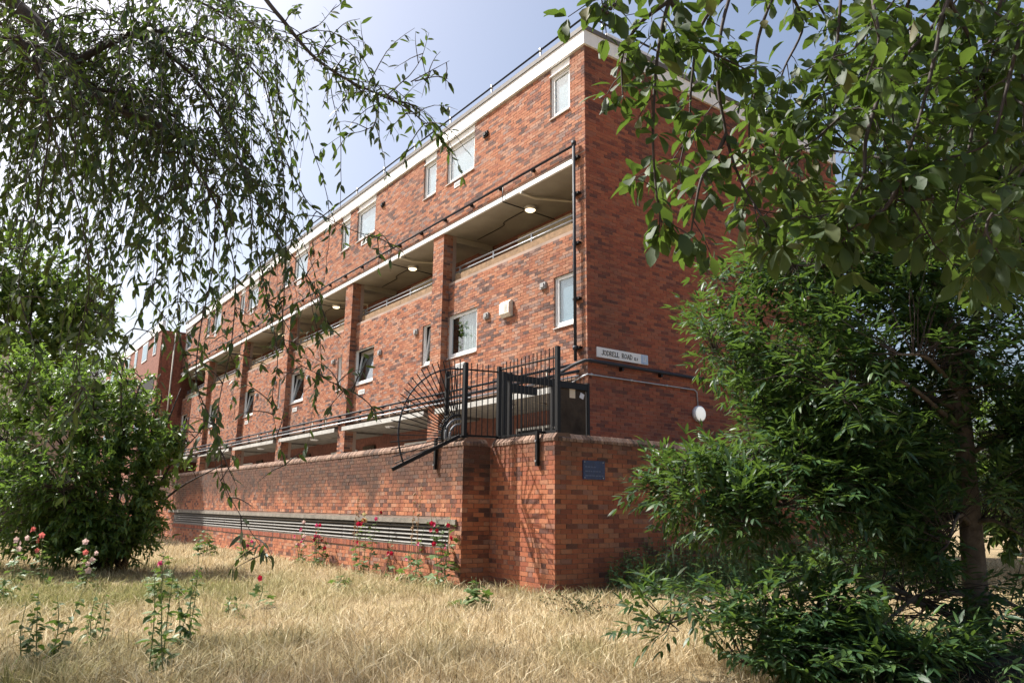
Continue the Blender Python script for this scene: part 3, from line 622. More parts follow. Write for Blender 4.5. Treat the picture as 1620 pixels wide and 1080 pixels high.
# fan, square to the wall
fc = WP(TQ+.06, -SQ-.05, 1.20)
def fan(r, deg, o=0): a = math.radians(deg); return fc - dR*(r*-math.cos(a))*1.0 + ZZ*(r*math.sin(a)) + dL*o if False else fc + dR*(r*math.cos(a)) + ZZ*(r*math.sin(a)) + dL*o
angs = np.linspace(91, 203, 23)
for a in angs: q = MB(); q.tube([fan(.34, a), fan(1.33+random.uniform(-.02, .02), a)], .0095, 5); q.build('fan_spoke', M['black'], fe)
q = MB(); q.tube([fan(1.17, a, .012) for a in np.linspace(88, 205, 34)], .015, 6); q.build('fan_arc', M['bluegrey'], fe, True)
for r_, mt in ((.36, 'black'), (.29, 'arcgrey'), (.20, 'arcgrey')):
    q = MB(); q.tube([fan(r_, a, -.012) for a in np.linspace(90, 200, 16)], .02, 6); q.build('inner_arc', M[mt], fe, True)
for a in np.linspace(95, 190, 26): q = MB(); q.tube([fan(.37, a), fan(.42, a)], .006, 4); q.build('spike', M['galv'], fe)
q = MB(); e_ = fan(1.40, 206)-fan(0, 206); up_ = nrm(np.cross(e_, dL)); q.box(fan(0, 206)-up_*.03-dL*.02, e_, dL*.04, up_*.06); q.build('fan_beam', M['black'], fe)
q = MB(); q.box(WP(TQ+.05, -SQ-.02, 1.185), dL*.85, dR*.05, ZZ*.03); q.build('base_bar', M['black'], fe)

# ================================================================== gate screen beside the building corner
gs = thing('gate_screen', 'dark steel screen with barred gate between building corner and wall', 'gate', FP(0, -1.0, .05))
q = MB(); q.box(FP(-.0, -.93, .10), dR*.86, dL*.02, ZZ*2.36); pl = q.build('steel_sheet', M['steel'], gs)
for (d, z, w_, h_, rz, mt) in ((-.50, 2.18, .15, .18, 0, 'paper'), (-.24, 2.21, .11, .11, .35, 'paper2')):
    q = MB(); a = dR*math.cos(rz)-ZZ*math.sin(rz); b = ZZ*math.cos(rz)+dR*math.sin(rz); q.box(FP(-.004, d, z), a*w_, -dL*-.003, b*h_); q.build('sticker', M[mt], pl)
for d, w_ in ((-.05, .06), (-.98, .06), (-2.16, .09), (-2.02, .07)):
    q = MB(); q.box(FP(-.04, d, .05), dR*w_, dL*.07, ZZ*2.47); q.build('frame_post', M['black'], gs)
q = MB(); q.box(FP(-.035, -2.07, 2.36), dR*2.03, dL*.06, ZZ*.13); q.build('top_beam', M['black'], gs)
q = MB(); q.box(FP(-.03, -1.95, 2.14), dR*.6, dL*.05, ZZ*.16); q.build('lock_box', M['black'], gs)
for i in range(9): q = MB(); d = -1.90+i*.105; q.tube([FP(0, d, .15), FP(0, d, 2.66)], .01, 5); q.build('bar', M['black'], gs)
for i in range(8): q = MB(); d = -.88+i*.11; q.tube([FP(-.0, d, 2.49), FP(-.0, d, 2.62)], .008, 5); q.build('spike', M['black'], gs)
q = MB(); q.tube([FP(-.03, -.86, 1.0), FP(-.03, -.86, 1.50), FP(-.03, -.92, 1.55), FP(-.03, -.97, 1.55)], .022, 7); q.build('handle_pipe', M['cream'], gs, True)
# hooped railing along the ramp, behind the sloping wall
hr = thing('hooped_railing', 'black hoop topped railing beside the ramp behind the sloping wall', 'railing', WP(.45, 4.4, -.3))
q = MB()
for z in (.12, -.1): q.tube([WP(.45, 4.4, dtop(4.4)+z+.2), WP(.45, 11.5, dtop(11.5)+z+.2)], .012, 5)
q.build('rail', M['black'], hr)
for i in range(30):
    t = 4.5+i*.23; z = dtop(t); q = MB()
    q.tube([WP(.45, t, z-.7), WP(.45, t, z+.30)]+[WP(.45, t+.07-.07*math.cos(a), z+.30+.08*math.sin(a)) for a in (.6, 1.2, 1.9, 2.5)]+[WP(.45, t+.14, z+.30), WP(.45, t+.14, z-.7)], .009, 5); q.build('hoop', M['black'], hr)

# ================================================================== foliage helpers
# leaf outline: stations (s, half width) from base to tip, unit length, half width relative to the leaf width
OUT = {'lance': [(.30, .40), (.68, .34)], 'oval': [(.25, .38), (.55, .5), (.82, .27)], 'obov': [(.28, .30), (.62, .5), (.88, .28)], 'narrow': [(.28, .42), (.66, .36)], 'tiny': [(.5, .5)]}
def leaf_template(shape):
    st = OUT[shape]; V = [(0, 0, 0)]; F4 = []; F3 = []
    for s, w in st: V += [(-w, s, .0), (0, s, -.0), (w, s, .0)]
    V.append((0, 1, 0)); n = len(st)
    F3 += [(0, 2, 1), (0, 3, 2)]
    for i in range(n-1):
        a = 1+3*i; F4 += [(a, a+1, a+4, a+3), (a+1, a+2, a+5, a+4)]
    a = 1+3*(n-1); F3 += [(a, a+1, 3*n+1), (a+1, a+2, 3*n+1)]
    return np.array(V, float), F4, F3
def leaf_frames(D, N):
    D = nrm(D); S = np.cross(D, N); bad = np.linalg.norm(S, axis=1) < .05
    if bad.any(): S[bad] = np.cross(D[bad], np.array([.6, .7, .2]))
    S = nrm(S); return D, S, np.cross(S, D)
class Leaves:
    def __init__(s): s.c = []; s.one = []
    def add(s, p, d, n, l, w): s.one.append((*p, *d, *n, l, w))
    def bulk(s, P, D, N, L, W): s.c.append(np.concatenate([P, D, N, L[:, None], W[:, None]], 1))
    def arr(s):
        A = np.concatenate(s.c+([np.array(s.one, float)] if s.one else [])); return A[:, :3], A[:, 3:6], A[:, 6:9], A[:, 9], A[:, 10]
def leaves_mesh(name, A, shape, curl=.18, fold=.22):
    P, D, N, L, W = A; T, F4, F3 = leaf_template(shape); n = len(P); k = len(T)
    D, S, N = leaf_frames(D, N)
    cu = (curl*RNG.uniform(.3, 1.7, n))[:, None]; fo = (fold*RNG.uniform(.2, 1.6, n))[:, None]
    x, y = T[:, 0][None, :], T[:, 1][None, :]
    h = -cu*y**2*L[:, None]+fo*np.abs(x)*W[:, None]
    V = P[:, None]+S[:, None]*(x*W[:, None])[..., None]+D[:, None]*(y*L[:, None])[..., None]+N[:, None]*h[..., None]
    i = (np.arange(n)*k)[:, None, None]
    f4 = (i+np.array(F4)[None]).reshape(-1, 4) if F4 else None
    return mesh_np(name, V.reshape(-1, 3), F4=f4, F3=(i+np.array(F3)[None]).reshape(-1, 3), smooth=True, attrs={'rnd': np.repeat(RNG.random(n), k)})
_lm = {}
def single_leaf(shape, v, mat):
    key = (shape, v, mat.name)
    if key not in _lm:
        A = (np.zeros((1, 3)), np.array([[0, 1., 0]]), np.array([[0, 0, 1.]]), np.array([1.]), np.array([1.])); me = leaves_mesh('leaf', A, shape, .14+.1*v, .10+.05*v); me.materials.append(mat); _lm[key] = me
    return _lm[key]
def foliage(LV_, shape, key, parent, singles=0, curl=.18, fold=.22, name='foliage'):
    A = LV_.arr(); P, D, N, L, W = A; n = len(P); keep = np.ones(n, bool)
    if singles:
        q = P-CAM; dep = q@FW; x = 810+F_PX*(q@RT)/np.maximum(dep, .1); y = 540-F_PX*(q@UP)/np.maximum(dep, .1)
        sc = np.where((dep > .3) & (x > 0) & (x < 1620) & (y > 0) & (y < 1080), L/np.maximum(dep, .3), 0)
        idx = np.argsort(-sc)[:singles]; idx = idx[sc[idx] > 0]; keep[idx] = False
        Dn, S, Nn = leaf_frames(D[idx], N[idx])
        for j, i in enumerate(idx):
            o = bpy.data.objects.new('leaf', single_leaf(shape, random.randrange(3), M['lo_'+key])); link(o, parent)
            a, b, c = S[j]*W[i], Dn[j]*L[i], Nn[j]*L[i]
            o.matrix_basis = Matrix(((a[0], b[0], c[0], P[i][0]), (a[1], b[1], c[1], P[i][1]), (a[2], b[2], c[2], P[i][2]), (0, 0, 0, 1)))
    o = obj_from(leaves_mesh(name, tuple(a[keep] for a in A), shape, curl, fold), name, M['l_'+key], parent)
    return tag(o, kind='stuff')
def rv(s=1.0): return RNG.normal(0, s, 3)
def unit_rand():
    return nrm(RNG.normal(0, 1, 3))

# ================================================================== weeping tree at upper left
wt = thing('weeping_tree', 'overhanging tree with drooping leafy twigs filling the upper left', 'tree', (-5.4, 5.0, 0))
tk = MB(); tr = curve_pts([(-5.4, 5.0, -.1), (-5.35, 5.0, 1.2), (-5.2, 4.95, 2.6), (-4.7, 4.85, 3.9), at(-170, -130, 4.75)], 6)
tk.tube(tr, np.linspace(.17, .075, len(tr)), 10); tk.build('trunk', M['bark'], wt, True)
limb = []
def add_limb(pix, r0, r1, n=5):
    pts = curve_pts([at(*p) for p in pix], n); limb.append((pts, np.linspace(r0, r1, len(pts)))); return pts
LA = add_limb([(-170, -130, 4.75), (-40, -60, 4.7), (17, 0, 4.6), (67, 43, 4.55), (110, 97, 4.5), (143, 143, 4.45), (187, 173, 4.4), (253, 200, 4.4), (300, 245, 4.4), (345, 330, 4.4)], .062, .007)
LB_ = add_limb([(117, 100, 4.5), (157, 77, 4.55), (187, 63, 4.6), (213, 50, 4.6), (253, 50, 4.7), (297, 53, 4.7), (360, 75, 4.7), (420, 130, 4.7)], .028, .006)
LC = add_limb([(213, 55, 4.6), (260, 83, 4.7), (307, 123, 4.8), (350, 190, 4.8), (390, 280, 4.8)], .018, .005)
LD = add_limb([(143, 143, 4.45), (190, 145, 4.6), (240, 160, 4.8), (283, 193, 4.9), (330, 260, 4.9)], .018, .005)
LE = add_limb([(-170, -130, 4.75), (60, -190, 4.8), (250, -110, 4.7), (380, -40, 4.6), (437, 20, 4.5), (467, 57, 4.5), (500, 93, 4.5), (550, 127, 4.5), (607, 153, 4.5), (647, 173, 4.5), (672, 197, 4.5)], .022, .003)
LF = add_limb([(-170, -130, 4.75), (-80, 40, 4.2), (-30, 80, 4.0), (25, 60, 3.9), (60, 110, 3.9), (80, 200, 3.9)], .035, .006)
LG = add_limb([(60, -190, 4.8), (130, -90, 5.8), (220, -30, 6.2), (330, 10, 6.4), (430, 70, 6.4)], .03, .006)
LH = add_limb([(-170, -130, 4.75), (-120, -60, 5.9), (-20, 20, 6.6), (80, 100, 7.0), (190, 180, 7.2)], .03, .006)
LI = add_limb([(-170, -130, 4.75), (-300, -60, 5.6), (-430, 20, 6.5), (-520, 100, 7.2)], .05, .01)
LJ = add_limb([(-170, -130, 4.75), (-330, -250, 6.2), (-300, -300, 7.6), (-260, -250, 8.8)], .05, .01)
LK = add_limb([(-170, -130, 4.75), (-150, -350, 5.6), (-60, -330, 6.6), (60, -260, 7.4)], .05, .01)
LM = add_limb([(-170, -130, 4.75), (-130, -120, 6.8), (-60, -40, 8.3), (30, 30, 8.8), (130, 90, 9.0), (240, 150, 9.0)], .04, .008)
LN = add_limb([(-170, -130, 4.75), (-260, 20, 6.8), (-190, 120, 8.2), (-80, 170, 8.8), (40, 220, 9.0), (150, 280, 9.0)], .04, .008)
LO = add_limb([(-130, -120, 6.8), (20, -160, 8.0), (180, -90, 8.6), (330, -10, 8.8), (430, 60, 8.6)], .035, .008)
LP = add_limb([(-170, -130, 4.75), (-260, 60, 6.4), (-260, 200, 7.3), (-200, 330, 7.6)], .04, .01)
LQ = add_limb([(-260, 60, 6.4), (-380, 150, 7.4), (-420, 300, 7.8)], .03, .01)
lb = MB()
for pts, r in limb: lb.tube(pts, r, 7)
lb.build('limbs', M['bark'], wt, True)
CH = Leaves(); tw = MB()
def strand(start, out, length, bend, size=1.0, step=.046, seedr=.0042, droop=True, bare=.1):
    n = max(5, int(length/.085)); p = np.array(start, float); d = nrm(np.array(out, float)); pts = [p.copy()]
    for i in range(n):
        d = nrm(d+np.array([0, 0, -bend])+rv(.10)*np.array([1, 1, .5])); p = p+d*(length/n); pts.append(p.copy())
    pts = np.array(pts); tw.tube(pts, np.linspace(seedr, .0011, len(pts)), 4, False)
    sides(pts, length, size, step, bare)
def sides(pts, length, size, step, bare):
    seg = np.linalg.norm(np.diff(pts, axis=0), axis=1); cum = np.r_[0, np.cumsum(seg)]; n = max(2, int(cum[-1]*(1-bare)/step))
    s = cum[-1]*(bare+(1-bare)*RNG.random(n)); i = np.clip(np.searchsorted(cum, s)-1, 0, len(seg)-1)
    q = pts[i]+(pts[i+1]-pts[i])*((s-cum[i])/np.maximum(seg[i], 1e-6))[:, None]; td = nrm(pts[i+1]-pts[i]); o = nrm(np.cross(td, RNG.normal(0, 1, (n, 3))))
    L = RNG.uniform(.046, .09, n)*size
    CH.bulk(q, o*.8+td*.6-ZZ*.45+RNG.normal(0, .2, (n, 3)), ZZ+RNG.normal(0, .55, (n, 3)), L, L*RNG.uniform(.32, .44, n))
def end_len(p, lo, hi):
    x, y, dep = project(p); return max(.25, (random.uniform(lo, hi)-y)/F_PX*dep)
for pts, spec in ((LA, (76, 280, 540)), (LB_, (50, 280, 600)), (LC, (42, 360, 720)), (LD, (34, 330, 620)), (LE, (50, 130, 400)), (LF, (44, 240, 540)), (LG, (60, 180, 420)), (LH, (52, 220, 460)), (LM, (80, 170, 380)), (LN, (90, 290, 450)), (LO, (66, 90, 300))):
    for k in range(spec[0]):
        f = random.random()**.85; j = f*(len(pts)-1); i = int(j); p = pts[i]+(pts[min(i+1, len(pts)-1)]-pts[i])*(j-i)
        x, y, dep = project(p)
        if x < -120: continue
        h = end_len(p, spec[1], spec[2])*random.uniform(.6, 1.05)
        if x > 470: h = min(h, random.uniform(.15, .5))
        a = random.uniform(0, 6.28); side = np.array([math.cos(a)*.8+.25, math.sin(a)*.8, random.uniform(-.1, .6)])
        strand(p, side, h*1.25+.12, .24, 1.0)
        if random.random() < .55: strand(p, -side*np.array([.6, 1, -1]), random.uniform(.2, .6), .15, 1.0)
# single hanging twigs seen clearly in front of the building
for pix in ([(345, 330, 4.4), (340, 420, 4.4), (322, 520, 4.35), (310, 610, 4.3), (345, 690, 4.3), (352, 760, 4.3), (380, 820, 4.3), (432, 885, 4.3)], [(390, 280, 4.8), (405, 380, 4.7), (425, 470, 4.7), (440, 560, 4.6), (432, 640, 4.6), (452, 740, 4.6)],
            [(345, 330, 4.4), (372, 430, 4.5), (365, 540, 4.5), (350, 640, 4.5), (340, 730, 4.5), (360, 790, 4.5)], [(420, 130, 4.7), (440, 250, 4.6), (455, 400, 4.6), (453, 543, 4.5), (507, 592, 4.5), (538, 619, 4.5), (569, 626, 4.5)],
            [(420, 130, 4.7), (440, 220, 4.5), (470, 300, 4.4), (498, 333, 4.4), (555, 362, 4.4), (604, 379, 4.4), (622, 389, 4.4)], [(607, 153, 4.5), (633, 133, 4.5), (657, 123, 4.5), (668, 90, 4.5), (680, 55, 4.5)], [(650, 126, 4.5), (680, 115, 4.5), (712, 98, 4.5)], [(655, 124, 4.5), (690, 124, 4.5), (716, 135, 4.5)],
            [(550, 127, 4.5), (590, 160, 4.5), (595, 190, 4.5), (570, 205, 4.5), (540, 215, 4.5), (505, 235, 4.5)], [(330, 260, 4.9), (300, 360, 4.8), (285, 460, 4.7), (290, 560, 4.6), (320, 660, 4.5), (300, 720, 4.5)],
            [(300, 245, 4.4), (255, 340, 4.2), (240, 440, 4.1), (205, 540, 4.1), (190, 610, 4.1)], [(390, 280, 4.8), (420, 350, 4.8), (470, 420, 4.8), (500, 470, 4.8), (520, 520, 4.7)], [(80, 200, 3.9), (60, 330, 3.9), (30, 450, 3.9), (55, 560, 3.9), (20, 640, 3.9)], [(80, 200, 3.9), (120, 330, 3.8), (140, 450, 3.8), (125, 560, 3.8), (155, 660, 3.8)],
            [(500, 93, 4.5), (520, 60, 4.5), (545, 40, 4.5), (570, 25, 4.5)], [(467, 57, 4.5), (500, 40, 4.5), (530, 10, 4.5)], [(500, 93, 4.5), (545, 110, 4.5), (585, 85, 4.5)]):
    pts = curve_pts([at(*p)+rv(.01) for p in pix], 6); ln = np.linalg.norm(np.diff(pts, axis=0), axis=1).sum()
    tw.tube(pts, np.linspace(.0048, .0014, len(pts)), 5, False); sides(pts, ln, 1.05, .04, .22)
    for k in range(int(ln*7)):
        i = random.randrange(len(pts)//4, len(pts)); strand(pts[i], rv(1)+np.array([0, 0, .1]), random.uniform(.1, .3), .12, 1.05, bare=.3)
for pts, n_ in ((LI, 50), (LJ, 60), (LK, 60), (LP, 110), (LQ, 80)):            # rest of the crown, left of and above the picture
    for k in range(n_):
        p = pts[random.randrange(2, len(pts))]; strand(p, rv(1)+np.array([0, 0, .2]), random.uniform(.7, 1.9), .2, 1.6, step=.07)
tag(tw.build('twigs', M['twig'], wt, True), kind='stuff')
foliage(CH, 'lance', 'cherry', wt, 300)

# ================================================================== broad leaved tree at upper right
bt = thing('broadleaf_tree', 'overhanging tree with large oval leaves filling the upper right', 'tree', (3.9, 1.7, 0))
tk = MB(); tr = curve_pts([(3.9, 1.7, -.1), (3.85, 1.75, 1.5), (3.7, 1.9, 3.0), (3.3, 2.2, 4.3), (2.9, 2.5, 5.4)], 6); tk.tube(tr, np.linspace(.16, .08, len(tr)), 10); tk.build('trunk', M['bark2'], bt, True)
top = tr[-1]; mid = tr[len(tr)*3//4]
lb = MB(); BL = Leaves(); tw = MB(); berry = MB()
def whorl(p, tdir, n, size, droop=.35):
    a0 = random.uniform(0, 6.28); x = nrm(np.cross(tdir, np.array([.3, .4, .85]))); y = np.cross(tdir, x)
    for k in range(n):
        a = a0+k*2.4; o = math.cos(a)*x+math.sin(a)*y; d = nrm(o*1.0+tdir*.45+np.array([0, 0, -droop])+rv(.15)); L = random.uniform(.05, .102)*size
        BL.add(p+d*.012, d, nrm(np.array([0, 0, 1.])+rv(.4)), L, L*random.uniform(.44, .60))
def branch(pix, r0=.009, size=1.0, dens=1.0, start=.15):
    pts = curve_pts([at(*p) for p in pix], 6); tw.tube(pts, np.linspace(r0, .0025, len(pts)), 6, False); n = len(pts)
    for i in range(int(n*start), n):
        tdir = nrm(pts[min(i+1, n-1)]-pts[max(i-1, 0)])
        if random.random() < .75*dens:
            if random.random() < .5: whorl(pts[i], tdir, random.randint(2, 3), size)
            else:
                d = nrm(rv(1)+tdir*.6+np.array([0, 0, -.15])); L = random.uniform(.05, .15); e = pts[i]+d*L+np.array([0, 0, -.02])
                tw.tube([pts[i], (pts[i]+e)/2+np.array([0, 0, .01]), e], [.0028, .0022, .0016], 4, False); whorl((pts[i]+e)/2, d, 2, size*.9); whorl(e, d, random.randint(4, 6), size)
    whorl(pts[-1], nrm(pts[-1]-pts[-3]), 6, size)
BR = [[(1230, -160, 2.7), (1160, -20, 2.65), (1135, 100, 2.6), (1149, 213, 2.6), (1171, 284, 2.55), (1211, 355, 2.5), (1220, 398, 2.5)], [(1149, 213, 2.6), (1125, 262, 2.55), (1109, 285, 2.5), (1098, 340, 2.5), (1090, 385, 2.5)],
      [(1120, -120, 2.5), (1060, 0, 2.45), (1040, 90, 2.4), (1033, 209, 2.4), (1038, 300, 2.4), (1046, 350, 2.4)], [(1160, -20, 2.65), (1110, 40, 2.7), (1095, 120, 2.7), (1090, 190, 2.7), (1075, 262, 2.7)],
      [(1560, -160, 2.6), (1500, 0, 2.5), (1473, 115, 2.5), (1451, 200, 2.45), (1424, 284, 2.4), (1445, 330, 2.4), (1480, 390, 2.4)], [(1560, -160, 2.6), (1504, 0, 2.6), (1433, 89, 2.6), (1389, 155, 2.6), (1340, 178, 2.6), (1282, 227, 2.6), (1233, 262, 2.6), (1250, 300, 2.6)],
      [(1700, -120, 2.4), (1640, 0, 2.4), (1611, 67, 2.4), (1590, 150, 2.4), (1567, 222, 2.4), (1520, 245, 2.4), (1470, 260, 2.4)], [(1700, -120, 2.4), (1660, 80, 2.3), (1640, 220, 2.3), (1600, 300, 2.25), (1560, 360, 2.2), (1600, 425, 2.2)],
      [(1120, -120, 2.5), (1040, -60, 2.3), (985, -20, 2.2), (945, 0, 2.2)], [(1060, 0, 2.45), (1010, 40, 2.4), (985, 90, 2.4), (985, 150, 2.4)], [(1340, -140, 2.8), (1330, 0, 2.8), (1320, 90, 2.8), (1290, 160, 2.8), (1260, 190, 2.8)], [(1340, -140, 2.8), (1240, -30, 2.9), (1200, 60, 2.9), (1195, 140, 2.9), (1185, 200, 2.9), (1190, 290, 2.85)],
      [(1500, 0, 2.5), (1540, 80, 2.6), (1540, 190, 2.6), (1520, 290, 2.6), (1505, 360, 2.6)], [(1389, 155, 2.6), (1370, 220, 2.5), (1365, 280, 2.45), (1330, 330, 2.4), (1285, 345, 2.4)], [(1400, -140, 2.4), (1380, -20, 2.4), (1390, 60, 2.3), (1370, 130, 2.3)], [(1400, -140, 2.4), (1440, -10, 2.9), (1400, 70, 3.0), (1380, 160, 3.0), (1410, 250, 3.0)],
      [(1600, -100, 2.9), (1580, 20, 3.0), (1560, 120, 3.0), (1600, 220, 3.0), (1590, 320, 3.0)], [(1340, -140, 2.8), (1440, -60, 2.7), (1560, 10, 2.6), (1630, 60, 2.5)], [(1240, -30, 2.9), (1270, 40, 3.2), (1240, 110, 3.2), (1225, 170, 3.2)], [(1060, 0, 2.45), (1090, 60, 2.5), (1140, 90, 2.5), (1180, 110, 2.5)],
      [(1600, -100, 2.9), (1520, -20, 3.2), (1480, 60, 3.3), (1500, 150, 3.3), (1480, 240, 3.2), (1450, 300, 3.1)], [(1700, -120, 2.4), (1680, 150, 2.7), (1620, 250, 2.8), (1560, 320, 2.8), (1540, 400, 2.8), (1560, 440, 2.8)], [(1424, 284, 2.4), (1400, 330, 2.4), (1350, 360, 2.4), (1330, 385, 2.4)]]
for pix in BR:
    e = at(*pix[0]); src = top if e[2] > 3.2 else mid; c = (src+e)/2+np.array([0, 0, .35])
    if pix[0][1] < -50: pts = curve_pts([src, c, e], 6); lb.tube(pts, np.linspace(.035, .009, len(pts)), 7)
    branch(pix, .009, 1.0, 1.1)
    if np.mean([p[0] for p in pix]) > 1290:
        for rr_ in range(random.choice((1, 2))): branch([(x+random.uniform(-80, 80), y+random.uniform(-40, 40), Y+random.uniform(.1, .9)) for x, y, Y in pix], .006, 1.0, 1.0)
LBP = []
for k in range(11):                                      # unseen boughs added above the picture to shade the leaves in view
    e = np.array([random.uniform(-1.0, 1.6), random.uniform(2.3, 4.2), random.uniform(4.9, 6.6)])
    pts = curve_pts([top-ZZ*random.uniform(0, .5), (top+e)/2+rv(.15)+ZZ*.4, e], 6); lb.tube(pts, np.linspace(.03, .006, len(pts)), 6)
    for j in range(34):
        q = pts[random.randrange(5, len(pts))]+rv(.3); x, y, dep = project(q)
        if dep > 0 and -70 < y < 1080 and -20 < x < 1640: continue
        whorl(q, unit_rand(), 6, 1.3)
for k in range(26):                                      # crown above the picture
    a = random.uniform(0, 6.28); e = top+np.array([math.cos(a)*random.uniform(.8, 2.6)-.9, math.sin(a)*random.uniform(.8, 2.2)+.3, random.uniform(-.2, 1.8)])
    pts = curve_pts([top-np.array([0, 0, random.uniform(0, .7)]), (top+e)/2+rv(.15)+np.array([0, 0, .2]), e], 5); lb.tube(pts, np.linspace(.03, .006, len(pts)), 6); LBP.append(pts)
    for j in range(24):
        q = pts[random.randrange(3, len(pts))]+rv(.28)
        x, y, dep = project(q)
        if dep > 0 and -60 < y < 1080 and -20 < x < 1640: continue
        whorl(q, unit_rand(), 6, 1.25)
lb.build('limbs', M['bark2'], bt, True); tag(tw.build('twigs', M['twig'], bt, True), kind='stuff')
for (x, y) in ((958, 10), (966, 14), (952, 16), (972, 8), (961, 20), (947, 12)):
    c = at(x, y, 2.2); berry.tube([c+ZZ*.007, c+ZZ*.004, c, c-ZZ*.004, c-ZZ*.007], [.002, .006, .0075, .006, .002], 8); berry.tube([at(965, -8, 2.2), c+ZZ*.006], .0012, 4)
tag(berry.build('berries', plain('berry', (.02, .015, .02), .3), bt, True), kind='stuff')
foliage(BL, 'obov', 'broad', bt, 300, .3, .3)

# ================================================================== generic crown builder
def crown(thing_, limbs_, blobs, per_twig, leaf_fn, key, shape, barkm, singles=0, twig_r=.006, step=None, gap=None, curl=.18):
    LV_ = Leaves(); tw_ = MB(); nodes = np.vstack([l[len(l)//4:] for l in limbs_])
    for (c, rad, n) in blobs:
        c = np.asarray(c, float); rad = np.asarray(rad, float)
        for k in range(n):
            u = unit_rand()*random.random()**.45; e = c+u*rad
            if e[2] < .12: e[2] = .12+random.random()*.2
            if gap and gap(e): continue
            dist = np.linalg.norm(nodes-e, axis=1)+.6*np.maximum(0, nodes[:, 2]-e[2]); s = nodes[np.argmin(dist)]
            v = e-s; L = np.linalg.norm(v)
            if L > 2.0: s = e-v/L*2.0*random.uniform(.6, 1); v = e-s
            m_ = s+v*.5+np.array([0, 0, .08*np.linalg.norm(v)])+rv(.05)
            pts = curve_pts([s, m_, e], 4); tw_.tube(pts, np.linspace(twig_r, .0015, len(pts)), 4, False)
            leaf_fn(LV_, pts, per_twig)
    tag(tw_.build('twigs', barkm, thing_, True), kind='stuff')
    foliage(LV_, shape, key, thing_, singles, curl=curl)
def pinnate(LV_, pts, n, rachis=.23, ll=.118, lw=.031, pairs=3, up=.28):
    m_ = len(pts); i = RNG.integers(m_//3, m_, n); td = nrm(pts[np.minimum(i+1, m_-1)]-pts[np.maximum(i-1, 0)])
    d = nrm(np.cross(td, RNG.normal(0, 1, (n, 3)))*.75+td*.7+ZZ*up); sag = RNG.uniform(-.1, .6, n)[:, None]; R = (rachis*RNG.uniform(.7, 1.25, n))[:, None]
    s = nrm(np.cross(d, ZZ)+RNG.normal(0, .2, (n, 3))); p = pts[i]
    for j in range(pairs+1):
        f = (min(j, pairs-1)+1)/(pairs+.3); q = p+d*R*f-ZZ*(R*sag*f*f*.5)
        for sg in ((-1, 1) if j < pairs else (0,)):
            dd = s*sg*.85+d*.75-ZZ*sag*.4+RNG.normal(0, .12, (n, 3))
            LV_.bulk(q, dd, ZZ+RNG.normal(0, .35, (n, 3)), ll*RNG.uniform(.7, 1.2, n), lw*RNG.uniform(.8, 1.25, n))
def tuft(LV_, pts, n, ll=.11, lw=.045, droop=.35):
    m_ = len(pts); i = RNG.integers(m_//3, m_, n); td = nrm(pts[np.minimum(i+1, m_-1)]-pts[np.maximum(i-1, 0)])
    d = np.cross(td, nrm(RNG.normal(0, 1, (n, 3))))+td*.6-ZZ*droop+RNG.normal(0, .2, (n, 3))
    LV_.bulk(pts[i]+RNG.normal(0, .01, (n, 3)), d, ZZ+RNG.normal(0, .45, (n, 3)), ll*RNG.uniform(.6, 1.3, n), lw*RNG.uniform(.8, 1.2, n))
def grow(base, ends, r0, r1, parent, mat, name='branch', sag=.0):
    ls = []; q = MB()
    for e, b in ends:
        b = np.asarray(b, float); e = np.asarray(e, float); pts = curve_pts([b, b+(e-b)*.5+np.array([0, 0, .12*np.linalg.norm(e-b)])+rv(.04), e], 6); ls.append(pts); q.tube(pts, np.linspace(r0, r1, len(pts)), 6)
    q.build(name, mat, parent, True); return ls

# ================================================================== narrow leaved tree on the right
nt_ = thing('narrow_leaved_tree', 'slender tree with narrow dark leaflets and low boughs at the right', 'tree', (4.42, 7.55, 0))
B0 = np.array([4.42, 7.55, -.1])
tk = MB(); tr1 = curve_pts([B0, at(1541, 900, 7.5), at(1530, 760, 7.45), at(1520, 640, 7.4), at(1500, 520, 7.4), at(1476, 420, 7.5), at(1460, 300, 7.6), at(1450, 160, 7.6), at(1440, 20, 7.7)], 6)
tk.tube(tr1, np.r_[np.linspace(.125, .095, 12), np.linspace(.092, .02, len(tr1)-12)], 10); tr2 = curve_pts([at(1522, 690, 7.42), at(1530, 600, 7.5), at(1545, 500, 7.6), at(1562, 420, 7.7), at(1580, 280, 7.8), at(1600, 120, 7.8)], 6)
tk.tube(tr2, np.linspace(.06, .012, len(tr2)), 8); tk.build('trunk', M['bark2'], nt_, True)
def on(tr_, f): return tr_[int(f*(len(tr_)-1))]
